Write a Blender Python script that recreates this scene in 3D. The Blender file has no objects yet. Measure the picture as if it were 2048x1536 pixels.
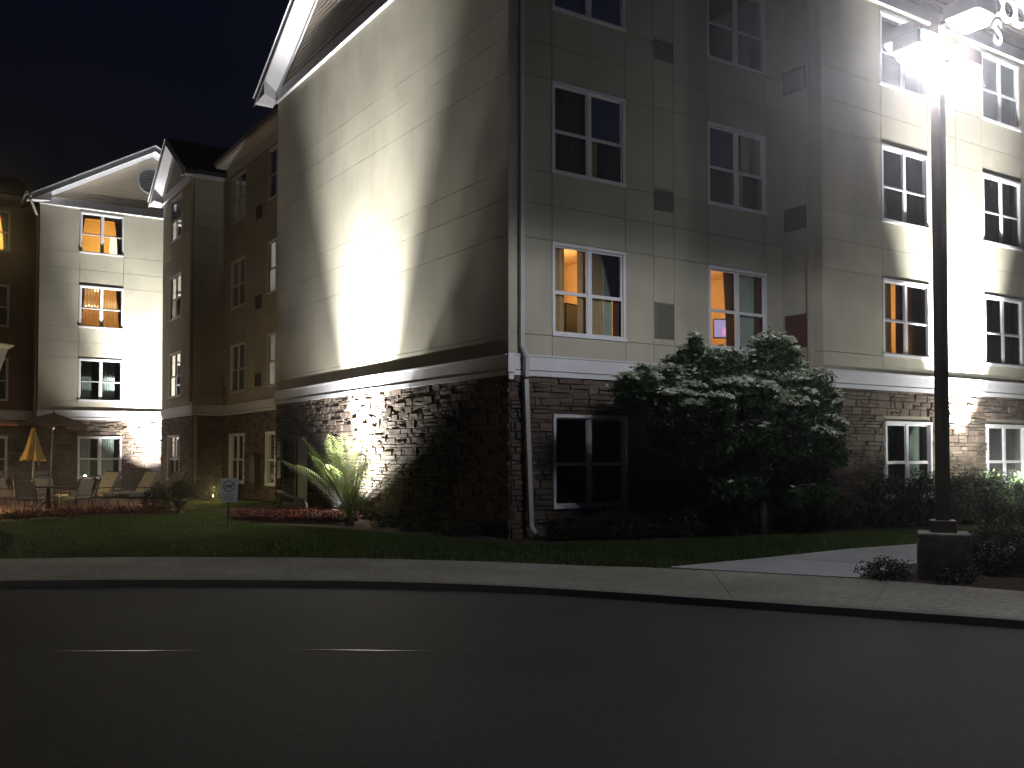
import bpy, bmesh, math, random
import numpy as np
from mathutils import Vector, Matrix, Euler
R_ = math.radians
GLARE_HAZE = .0037; random.seed(7); rng = np.random.default_rng(7)
S = bpy.context.scene
COL = S.collection

# ------------------------------------------------------------------ camera, sky, light, exposure
cd = bpy.data.cameras.new('camera'); cam = bpy.data.objects.new('camera', cd); COL.objects.link(cam)
cd.sensor_width = 36; cd.lens = 1910 / 2048 * 36; cd.shift_y = 0.04346; cd.clip_end = 2000; cd.clip_start = .05
cam.location = (-9.52, -14.57, 1.53); cam.rotation_euler = (R_(91.56), 0, R_(-33.3))
S.camera = cam
S.view_settings.view_transform = 'Standard'; S.view_settings.look = 'None'
S.view_settings.exposure = 0; S.view_settings.gamma = 1
W = bpy.data.worlds.new('World'); S.world = W; W.use_nodes = True
wn = W.node_tree.nodes; wl = W.node_tree.links; bg = wn['Background']
sky = wn.new('ShaderNodeTexSky'); sky.sky_type = 'NISHITA'; sky.sun_disc = False
sky.sun_elevation = R_(-2.5); sky.sun_rotation = R_(213)
tint = wn.new('ShaderNodeVectorMath'); tint.operation = 'MULTIPLY'; tint.inputs[1].default_value = (.11, .16, .42)
wl.new(sky.outputs[0], tint.inputs[0]); wl.new(tint.outputs[0], bg.inputs[0]); bg.inputs[1].default_value = 0.15
S.cycles.max_bounces = 5; S.cycles.diffuse_bounces = 3; S.cycles.glossy_bounces = 3; S.cycles.transparent_max_bounces = 12
S.cycles.transmission_bounces = 4; S.cycles.volume_bounces = 0; S.cycles.volume_step_rate = 5
S.cycles.use_adaptive_sampling = True; S.cycles.adaptive_threshold = 0.02
S.cycles.use_denoising = True; S.cycles.sample_clamp_indirect = 4
S.cycles.time_limit = 700

# ------------------------------------------------------------------ materials
def mat(name, col, rough=.7, var=.0, scale=3., metal=0., bump=0., bscale=60., col2=None, island=0., spec=None, detail=4, wear=None):
    m = bpy.data.materials.new(name); m.use_nodes = True
    nt = m.node_tree; n = nt.nodes; l = nt.links; b = n['Principled BSDF']
    b.inputs['Roughness'].default_value = rough; b.inputs['Metallic'].default_value = metal
    if spec is not None: b.inputs['Specular IOR Level'].default_value = spec
    c = (*col, 1)
    if var or col2 or island:
        tc = n.new('ShaderNodeTexCoord'); no = n.new('ShaderNodeTexNoise'); no.inputs['Scale'].default_value = scale
        no.inputs['Detail'].default_value = detail; l.new(tc.outputs['Object'], no.inputs['Vector'])
        cr = n.new('ShaderNodeValToRGB'); cr.color_ramp.elements[0].position = .32; cr.color_ramp.elements[1].position = .68
        c2 = col2 or tuple(x * (1 + var) for x in col)
        c1 = col if col2 else tuple(x * (1 - var) for x in col)
        cr.color_ramp.elements[0].color = (*c1, 1); cr.color_ramp.elements[1].color = (*c2, 1)
        l.new(no.outputs['Fac'], cr.inputs[0]); out = cr.outputs[0]
        if island:
            g = n.new('ShaderNodeNewGeometry'); oi = n.new('ShaderNodeObjectInfo')
            ad = n.new('ShaderNodeMath'); ad.operation = 'ADD'; l.new(g.outputs['Random Per Island'], ad.inputs[0]); l.new(oi.outputs['Random'], ad.inputs[1])
            fr = n.new('ShaderNodeMath'); fr.operation = 'FRACT'; l.new(ad.outputs[0], fr.inputs[0])
            mr = n.new('ShaderNodeMapRange'); mr.inputs['To Min'].default_value = 1 - island; mr.inputs['To Max'].default_value = 1 + island
            l.new(fr.outputs[0], mr.inputs[0])
            hs = n.new('ShaderNodeHueSaturation'); l.new(out, hs.inputs['Color']); l.new(mr.outputs[0], hs.inputs['Value'])
            out = hs.outputs[0]
        l.new(out, b.inputs['Base Color'])
    else: b.inputs['Base Color'].default_value = c
    if bump:
        tc2 = n.new('ShaderNodeTexCoord'); n2 = n.new('ShaderNodeTexNoise'); n2.inputs['Scale'].default_value = bscale
        n2.inputs['Detail'].default_value = 3; l.new(tc2.outputs['Object'], n2.inputs['Vector'])
        bp = n.new('ShaderNodeBump'); bp.inputs['Strength'].default_value = bump; bp.inputs['Distance'].default_value = .02
        l.new(n2.outputs['Fac'], bp.inputs['Height']); l.new(bp.outputs[0], b.inputs['Normal'])
    return m
def emis(name, col, st):
    m = bpy.data.materials.new(name); m.use_nodes = True; b = m.node_tree.nodes['Principled BSDF']
    b.inputs['Base Color'].default_value = (.6, .6, .6, 1); b.inputs['Emission Color'].default_value = (*col, 1); b.inputs['Emission Strength'].default_value = st
    return m
def leafm(name, c1, c2, tr=.25, island=.35):
    m = mat(name, c1, .55, col2=c2, scale=1.3, island=island)
    n = m.node_tree.nodes; l = m.node_tree.links; b = n['Principled BSDF']; o = n['Material Output']
    t = n.new('ShaderNodeBsdfTranslucent'); src = b.inputs['Base Color'].links[0].from_socket
    l.new(src, t.inputs[0]); mx = n.new('ShaderNodeMixShader'); mx.inputs[0].default_value = tr
    l.new(b.outputs[0], mx.inputs[1]); l.new(t.outputs[0], mx.inputs[2]); l.new(mx.outputs[0], o.inputs[0])
    return m
M = {}
M['stucco'] = mat('beige_stucco', (.40, .378, .305), .85, var=.13, scale=.7, detail=9, bump=.25, bscale=160, island=.03)
def streaks(m):
    n = m.node_tree.nodes; l = m.node_tree.links; b = n['Principled BSDF']; src = b.inputs['Base Color'].links[0].from_socket
    tc = n.new('ShaderNodeTexCoord'); mp = n.new('ShaderNodeMapping'); mp.inputs['Scale'].default_value = (2.2, 2.2, .3); l.new(tc.outputs['Object'], mp.inputs[0])
    no = n.new('ShaderNodeTexNoise'); no.inputs['Scale'].default_value = 1.6; no.inputs['Detail'].default_value = 7; l.new(mp.outputs[0], no.inputs['Vector'])
    mr = n.new('ShaderNodeMapRange'); mr.inputs['From Min'].default_value = .34; mr.inputs['From Max'].default_value = .62; mr.inputs['To Min'].default_value = .955; mr.inputs['To Max'].default_value = 1.02; l.new(no.outputs['Fac'], mr.inputs[0])
    v = n.new('ShaderNodeVectorMath'); v.operation = 'SCALE'; l.new(src, v.inputs[0]); l.new(mr.outputs[0], v.inputs['Scale']); l.new(v.outputs[0], b.inputs['Base Color'])
streaks(M['stucco'])
M['stucco_brown'] = mat('brown_stucco', (.17, .085, .055), .85, var=.15, scale=1.2, bump=.2, bscale=160, island=.04)
M['groove'] = mat('joint_grey', (.25, .235, .185), .9)  # darker grey backing seen in the panel joints
M['mortar'] = mat('dark_mortar', (.10, .085, .07), .95, var=.2, scale=8)
M['stone'] = mat('ledge_stone', (.066, .047, .036), .85, col2=(.14, .108, .083), scale=2.6, island=.32, bump=.8, bscale=22, detail=8)
M['trim'] = mat('white_trim', (.62, .62, .66), .5, var=.05, scale=4)
M['frame'] = mat('white_vinyl_frame', (.68, .68, .72), .4, var=.03, scale=6)
M['siding'] = mat('tan_lap_siding', (.33, .29, .23), .7, var=.07, scale=2, island=.04)
M['roof'] = mat('dark_shingle', (.03, .03, .033), .95, var=.3, scale=20)
M['fascia_dark'] = mat('grey_gutter_metal', (.20, .20, .225), .45, var=.06, scale=5)
M['spout'] = mat('downspout_enamel', (.50, .50, .50), .3, var=.05)
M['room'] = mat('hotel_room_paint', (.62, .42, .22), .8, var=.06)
M['roomdark'] = mat('darkened_room_paint', (.10, .10, .095), .9, var=.1)  # darkness of unlit rooms put into a dark copy of the room colour
M['curt_tan'] = mat('tan_curtain', (.42, .30, .17), .85, var=.12, scale=5)
M['curt_grey'] = mat('grey_green_curtain', (.34, .40, .36), .85, var=.12, scale=5)
M['curt_dark'] = mat('brown_drape', (.10, .05, .03), .9, var=.2, scale=5)
M['sheer'] = leafm('sheer_curtain', (.55, .42, .25), (.65, .5, .3), .55, .03)
M['grille'] = mat('painted_metal_grille', (.17, .17, .145), .6, var=.06)
M['louver'] = mat('brown_louver', (.11, .055, .045), .6, var=.1)
M['asphalt'] = mat('asphalt', (.024, .023, .026), .68, col2=(.036, .035, .038), scale=.55, bump=.35, bscale=95, detail=9, spec=.30)
def speckle(m, sc, lo, hi):
    n = m.node_tree.nodes; l = m.node_tree.links; b = n['Principled BSDF']; src = b.inputs['Base Color'].links[0].from_socket
    tc = n.new('ShaderNodeTexCoord'); mixer = n.new('ShaderNodeVectorMath'); mixer.operation = 'SCALE'; prev = None
    for k, (s_, a, c) in enumerate(((sc, lo, hi), (sc * .21, .8, 1.2), (.35, .75, 1.25))):
        no = n.new('ShaderNodeTexNoise'); no.inputs['Scale'].default_value = s_; no.inputs['Detail'].default_value = 3; l.new(tc.outputs['Object'], no.inputs['Vector'])
        mr = n.new('ShaderNodeMapRange'); mr.inputs['From Min'].default_value = .35; mr.inputs['From Max'].default_value = .65; mr.inputs['To Min'].default_value = a; mr.inputs['To Max'].default_value = c; l.new(no.outputs['Fac'], mr.inputs[0])
        v = n.new('ShaderNodeVectorMath'); v.operation = 'SCALE'; l.new(src, v.inputs[0]); l.new(mr.outputs[0], v.inputs['Scale']); src = v.outputs[0]
    l.new(src, b.inputs['Base Color'])
speckle(M['asphalt'], 75, .68, 1.38)
M['seal'] = mat('tar_crack_sealant', (.012, .012, .013), .2, spec=.8)
M['concrete'] = mat('sidewalk_concrete', (.25, .235, .205), .88, col2=(.32, .305, .27), scale=1.1, bump=.35, bscale=120, detail=9, island=.06)
speckle(M['concrete'], 60, .85, 1.15)
M['walkc'] = mat('newer_walk_concrete', (.31, .31, .325), .88, col2=(.37, .37, .385), scale=1.3, bump=.3, bscale=120, detail=9, island=.05)
M['kerb'] = mat('kerb_concrete', (.20, .19, .17), .9, col2=(.27, .255, .23), scale=1.5, bump=.4, bscale=90, detail=8)
M['soil'] = mat('lawn_soil', (.022, .03, .012), .95, col2=(.035, .042, .016), scale=.8)
M['mulch'] = mat('dark_mulch', (.03, .018, .013), .95, col2=(.055, .032, .022), scale=14, bump=1, bscale=50)
M['grass'] = leafm('grass_blades', (.052, .098, .018), (.095, .15, .032), .3, .3)
M['leaf'] = leafm('dogwood_leaves', (.03, .07, .025), (.055, .11, .04), .25)
M['flower'] = leafm('white_bracts', (.68, .72, .58), (.78, .82, .70), .2, .12)
M['bark'] = mat('bark', (.07, .055, .045), .9, var=.3, scale=12, bump=.8, bscale=40)
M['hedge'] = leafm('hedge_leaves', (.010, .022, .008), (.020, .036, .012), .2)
M['hosta'] = leafm('bright_shrub_leaves', (.06, .12, .03), (.10, .17, .05), .3)
M['junip'] = leafm('juniper_scales', (.02, .025, .018), (.04, .035, .03), .1)
M['palm'] = leafm('palm_leaflets', (.24, .32, .10), (.34, .42, .16), .5, .2)
M['redflower'] = leafm('red_begonia', (.20, .02, .02), (.32, .045, .03), .2, .4)
M['redleaf'] = leafm('bronze_begonia_leaves', (.055, .02, .015), (.09, .035, .02), .15)
M['pole'] = mat('bronze_pole_paint', (.10, .075, .065), .5, var=.1)
M['lens'] = emis('lit_lamp_lens', (.93, .95, 1), 70)
M['floodlens'] = emis('lit_flood_lens', (1, .99, .93), 4)
M['letter'] = emis('lit_sign_face', (.95, .95, 1), 2.2)
M['letterside'] = mat('white_letter_return', (.5, .5, .55), .4)
M['black'] = mat('black_painted_metal', (.02, .02, .022), .3, spec=.6)
M['iron'] = mat('brown_wrought_iron', (.05, .035, .025), .45, var=.2)
M['cushion'] = mat('cream_cushion', (.42, .40, .32), .85, var=.06, scale=6)
M['cushgrey'] = mat('grey_sling', (.30, .29, .28), .8, var=.08)
M['umb_brown'] = mat('brown_canopy', (.10, .065, .035), .85, var=.1)
M['umb_tan'] = mat('rust_canopy', (.18, .085, .04), .85, var=.1)
M['umb_yellow'] = mat('yellow_canopy', (.46, .31, .09), .8, var=.1)
M['alu'] = mat('weathered_aluminium', (.35, .33, .3), .4, metal=.6)
M['paver'] = mat('brick_paver', (.28, .13, .08), .85, col2=(.42, .24, .15), scale=3, island=.3, bump=.3)
M['signwhite'] = mat('sign_white', (.58, .60, .60), .45, var=.03)
M['signgrey'] = mat('sign_print_grey', (.22, .25, .27), .6)
M['signblack'] = mat('sign_print_dark', (.05, .055, .06), .6)
M['greenpost'] = mat('green_steel_post', (.03, .07, .035), .5, var=.2)
M['door'] = mat('brown_door_paint', (.075, .05, .032), .55, var=.08)
M['meter'] = mat('grey_meter_box', (.34, .32, .29), .5, var=.05)
M['tv'] = emis('tv_glow', (.22, .24, .60), 1.0)
M['tvpink'] = emis('tv_glow_pink', (.9, .25, .55), 1.1)
M['bulb'] = emis('warm_bulb', (1, .75, .4), 6)
M['whiteglow'] = emis('lit_lamp_shade', (1, .82, .45), 2.6)
M['picture'] = mat('mirror_frame_picture', (.30, .36, .36), .3)
M['greyman'] = mat('grey_jacket', (.14, .13, .13), .8, var=.2)
M['skin'] = mat('skin', (.35, .22, .16), .6)
def glass():
    m = bpy.data.materials.new('window_glass'); m.use_nodes = True; nt = m.node_tree; n = nt.nodes; l = nt.links
    n.remove(n['Principled BSDF']); o = n['Material Output']
    t = n.new('ShaderNodeBsdfTransparent'); t.inputs[0].default_value = (.82, .86, .85, 1)
    g = n.new('ShaderNodeBsdfGlossy'); g.inputs['Roughness'].default_value = .03
    f = n.new('ShaderNodeFresnel'); f.inputs[0].default_value = 1.55; mx = n.new('ShaderNodeMixShader')
    l.new(f.outputs[0], mx.inputs[0]); l.new(t.outputs[0], mx.inputs[1]); l.new(g.outputs[0], mx.inputs[2]); l.new(mx.outputs[0], o.inputs[0])
    return m
M['glass'] = glass()

# ------------------------------------------------------------------ mesh helpers
class MB:
    def __init__(s): s.v = []; s.f = []
    def q(s, *pts):
        i = len(s.v); s.v += [tuple(p) for p in pts]; s.f.append(tuple(range(i, i + len(pts)))); return s
    def hexa(s, p):      # 8 points: bottom 4 ccw, top 4 ccw
        i = len(s.v); s.v += [tuple(x) for x in p]
        for f in ((3,2,1,0),(4,5,6,7),(0,1,5,4),(1,2,6,5),(2,3,7,6),(3,0,4,7)): s.f.append(tuple(i + k for k in f))
        return s
    def box(s, x0, x1, y0, y1, z0, z1):
        x0, x1 = sorted((x0, x1)); y0, y1 = sorted((y0, y1)); z0, z1 = sorted((z0, z1))
        return s.hexa([(x0,y0,z0),(x1,y0,z0),(x1,y1,z0),(x0,y1,z0),(x0,y0,z1),(x1,y0,z1),(x1,y1,z1),(x0,y1,z1)])
    def tube(s, pts, r, n=8, cap=True):
        pts = [Vector(p) for p in pts]; rs = r if isinstance(r, (list, tuple)) else [r] * len(pts); rings = []
        for k, p in enumerate(pts):
            d = (pts[min(k + 1, len(pts) - 1)] - pts[max(k - 1, 0)]).normalized()
            a = d.cross(Vector((0, 0, 1)));  a = a.normalized() if a.length > .05 else d.cross(Vector((0, 1, 0))).normalized()
            b = d.cross(a); i = len(s.v); rings.append(i)
            for j in range(n):
                t = 2 * math.pi * j / n; s.v.append(tuple(p + (a * math.cos(t) + b * math.sin(t)) * rs[k]))
        for k in range(len(pts) - 1):
            for j in range(n):
                s.f.append((rings[k] + j, rings[k] + (j + 1) % n, rings[k + 1] + (j + 1) % n, rings[k + 1] + j))
        if cap: s.f.append(tuple(rings[0] + j for j in range(n))[::-1]); s.f.append(tuple(rings[-1] + j for j in range(n)))
        return s
    def lathe(s, c, prof, n=20):
        rings = []
        for (r, z) in prof:
            rings.append(len(s.v))
            for j in range(n):
                t = 2 * math.pi * j / n; s.v.append((c[0] + r * math.cos(t), c[1] + r * math.sin(t), c[2] + z))
        for k in range(len(prof) - 1):
            for j in range(n): s.f.append((rings[k] + j, rings[k] + (j + 1) % n, rings[k + 1] + (j + 1) % n, rings[k + 1] + j))
        return s
    def build(s, name, m, parent=None, smooth=False, bevel=0):
        me = bpy.data.meshes.new(name); me.from_pydata(s.v, [], s.f); me.validate()
        bm = bmesh.new(); bm.from_mesh(me); bmesh.ops.recalc_face_normals(bm, faces=bm.faces)
        if bevel: bmesh.ops.bevel(bm, geom=list(bm.edges), offset=bevel, segments=2, affect='EDGES', profile=.6)
        bm.to_mesh(me); bm.free()
        me.materials.append(M[m] if isinstance(m, str) else m)
        if smooth: me.polygons.foreach_set('use_smooth', [True] * len(me.polygons))
        o = bpy.data.objects.new(name, me); COL.objects.link(o)
        if parent: o.parent = parent; o.matrix_parent_inverse = Matrix.Translation(-parent.matrix_basis.translation) if parent.matrix_basis.translation.length and not parent.get('_w') else Matrix()
        return o
def empty(name, loc=(0, 0, 0), label=None, cat=None, group=None, kind=None):
    o = bpy.data.objects.new(name, None); COL.objects.link(o); o.location = loc; o.empty_display_size = .1
    return tag(o, label, cat, group, kind)
def tag(o, label=None, cat=None, group=None, kind=None):
    if label: o['label'] = label
    if cat: o['category'] = cat
    if group: o['group'] = group
    if kind: o['kind'] = kind
    return o
def obj(name, me, parent=None, loc=(0,0,0), rot=(0,0,0), sc=(1,1,1)):
    o = bpy.data.objects.new(name, me); COL.objects.link(o); o.location = loc; o.rotation_euler = rot; o.scale = sc
    if parent: o.parent = parent
    return o
def npmesh(name, V, nper, m, parent=None):
    """V: (n*nper,3) array of loose polygons"""
    n = len(V) // nper; me = bpy.data.meshes.new(name); me.vertices.add(len(V)); me.vertices.foreach_set('co', V.astype(np.float32).ravel())
    me.loops.add(len(V)); me.loops.foreach_set('vertex_index', np.arange(len(V), dtype=np.int32))
    me.polygons.add(n); me.polygons.foreach_set('loop_start', (np.arange(n) * nper).astype(np.int32)); me.polygons.foreach_set('loop_total', np.full(n, nper, np.int32))
    me.update(); me.validate(); me.materials.append(M[m]); o = bpy.data.objects.new(name, me); COL.objects.link(o)
    if parent: o.parent = parent; 
    return o
def leaves(C, size, elong=1.8, droop=None, up=None):
    """diamond leaves at points C"""
    n = len(C); a = rng.normal(size=(n, 3)); 
    if droop is not None: a[:, 2] -= droop
    a /= np.linalg.norm(a, axis=1)[:, None]
    b = rng.normal(size=(n, 3))
    if up is not None:
        nrm = rng.normal(size=(n, 3)) * .35; nrm[:, 2] += 1; nrm /= np.linalg.norm(nrm, axis=1)[:, None]
        a -= nrm * (a * nrm).sum(1)[:, None]; a /= np.linalg.norm(a, axis=1)[:, None]; b = np.cross(nrm, a)
    b -= a * (a * b).sum(1)[:, None]; b /= np.linalg.norm(b, axis=1)[:, None]
    s = (size * rng.uniform(.65, 1.25, n))[:, None]
    V = np.stack([C - a * s * .5, C + b * s * .5 / elong, C + a * s * .5, C - b * s * .5 / elong], 1)
    return V.reshape(-1, 3)
def ell(n, c, r, shell=.5, lo=-1., lump=0):
    d = rng.normal(size=(n, 3)); d /= np.linalg.norm(d, axis=1)[:, None]; d[:, 2] = np.maximum(d[:, 2], lo)
    k = rng.uniform(shell, 1, n)[:, None]
    if lump:
        ph = rng.uniform(0, 6, 6); k = k * (1 + lump * (np.sin(d[:, :1] * 5 + ph[0]) * np.sin(d[:, 1:2] * 6 + ph[1]) + .6 * np.sin(d[:, 2:3] * 9 + ph[2]) * np.sin(d[:, :1] * 11 + ph[3])))
    return np.array(c) + d * k * np.array(r)

# local wall coordinates: kind 'B' faces -y on plane y=p and runs along x; kind 'A' faces -x on plane x=p and runs along y
def P3(K, p, s, z, d): return (s, p - d, z) if K == 'B' else (p - d, s, z)
def lbox(mb, K, p, s0, s1, z0, z1, d0, d1):
    a = P3(K, p, s0, z0, d0); b = P3(K, p, s1, z1, d1); mb.box(a[0], b[0], a[1], b[1], a[2], b[2])
def cuts(a, lo, hi, extra=()):
    return sorted({round(x, 4) for x in list(a) + list(extra) + [lo, hi] if lo - 1e-6 <= x <= hi + 1e-6})
def wall(parent, K, p, s0, s1, z0, z1, holes, m, name='wall', depth=.22):
    ss = cuts([h[0] for h in holes] + [h[1] for h in holes], s0, s1); zz = cuts([h[2] for h in holes] + [h[3] for h in holes], z0, z1); mb = MB()
    for i in range(len(ss) - 1):
        for j in range(len(zz) - 1):
            cs, cz = (ss[i] + ss[i + 1]) / 2, (zz[j] + zz[j + 1]) / 2
            if any(h[0] < cs < h[1] and h[2] < cz < h[3] for h in holes): continue
            mb.q(*[P3(K, p, a, b, 0) for a, b in ((ss[i], zz[j]), (ss[i + 1], zz[j]), (ss[i + 1], zz[j + 1]), (ss[i], zz[j + 1]))])
    for h in holes:
        a, b, c, d = h
        for (u, v), (w, x) in (((a, c), (b, c)), ((b, c), (b, d)), ((b, d), (a, d)), ((a, d), (a, c))):
            mb.q(P3(K, p, u, v, 0), P3(K, p, w, x, 0), P3(K, p, w, x, -depth), P3(K, p, u, v, -depth))
    return mb.build(name, m, parent)
def panels(parent, K, p, s0, s1, zc, sc, holes, m='stucco', gap=.012, t=.022):
    ss = cuts(sc, s0, s1); zz = zc
    for i in range(len(ss) - 1):
        for j in range(len(zz) - 1):
            a, b, c, d = ss[i], ss[i + 1], zz[j], zz[j + 1]; cs, cz = (a + b) / 2, (c + d) / 2
            if any(h[0] < cs < h[1] and h[2] < cz < h[3] for h in holes): continue
            g = gap / 2; mb = MB(); lbox(mb, K, p, a + (g if i else 0), b - (g if i < len(ss) - 2 else 0), c + g, d - g, 0.002, t); mb.build('stucco_panel', m, parent)
# irregular stone units shared between all single stones
def stone_verts(s0, s1, z0, z1, dep, K, p):
    j = lambda a: a + random.uniform(-.012, .012)
    pts = []
    for d in (.001, dep):
        for (a, b) in ((s0, z0), (s1, z0), (s1, z1), (s0, z1)):
            k = .010 if d > .01 else 0
            aa = a + (k if a == s0 else -k) * random.uniform(0, 2); bb = b + (k if b == z0 else -k) * random.uniform(0, 1.4)
            pts.append(P3(K, p, aa, bb, d + (random.uniform(-.012, .012) if d > .01 else 0)))
    return pts
CAMP = Vector((-9.52, -14.57, 1.53)); FW = Vector((math.sin(R_(33.3)), math.cos(R_(33.3)), 0)); RT = Vector((math.cos(R_(33.3)), -math.sin(R_(33.3)), 0))
class Stones:
    """ledge stones of one building: the largest in view become objects, the rest one stuff part per wall"""
    def __init__(s): s.L = []
    def add(s, K, p, s0, s1, z0, z1, holes, wid):
        z = z0
        while z < z1 - .03:
            h = random.choice((.07, .09, .11, .14, .17)); h = min(h, z1 - z)
            if z1 - z - h < .05: h = z1 - z
            a = s0 - random.uniform(0, .3)
            while a < s1:
                w = random.uniform(.16, .62) * (1 if h < .13 else .75); b = a + w; x0, x1 = max(a, s0), min(b, s1); a = b
                segs = [(x0, x1)]
                for hh in holes:
                    if z < hh[3] - .01 and z + h > hh[2] + .01:
                        segs = [t for q in segs for t in ((q[0], min(q[1], hh[0])), (max(q[0], hh[1]), q[1])) if t[1] - t[0] > .03]
                for (q0, q1) in segs:
                    if q1 - q0 > .05:
                        if h > .13 and random.random() < .45:
                            s.L.append((K, p, q0 + .005, q1 - .005, z + .004, z + h * .48 - .003, wid)); s.L.append((K, p, q0 + .005, q1 - .005, z + h * .48 + .004, z + h - .004, wid))
                        else: s.L.append((K, p, q0 + .005, q1 - .005, z + .004, z + h - .004, wid))
            z += h
    def emit(s, parent, nmax=300):
        def sc(t):
            K, p, a, b, c, d, w = t; q = Vector(P3(K, p, (a + b) / 2, (c + d) / 2, 0)) - CAMP; z = q.dot(FW)
            px = 1024 + 1910 * q.dot(RT) / z
            if z < 1 or px < 0 or px > 2048 or (w == 'B' and px > 1260): return 0
            fore = abs(q.y if K == 'B' else q.x) / q.length
            lit = 3 if (w == 'B' or (w == 'A' and 3.2 < (a + b) / 2 < 9.0) or w == 'C' or w == 'D') else 1
            return (b - a) * (d - c) * fore / z / z * lit
        L = sorted(s.L, key=sc, reverse=True); rest = {}
        for k, t in enumerate(L):
            K, p, a, b, c, d, w = t; dep = random.choice((.022, .03, .042, .055)); 
            if k < nmax:
                MB().hexa(fix(stone_verts(a, b, c, d, dep, K, p))).build('stone', 'stone', parent)
            else: rest.setdefault(w, MB()).hexa(fix(stone_verts(a, b, c, d, dep, K, p)))
        for w, mb in rest.items(): mb.build('stone_veneer', 'stone', parent)['kind'] = 'stuff'
def fix(p): return [p[0], p[1], p[2], p[3], p[4], p[5], p[6], p[7]]

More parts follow.
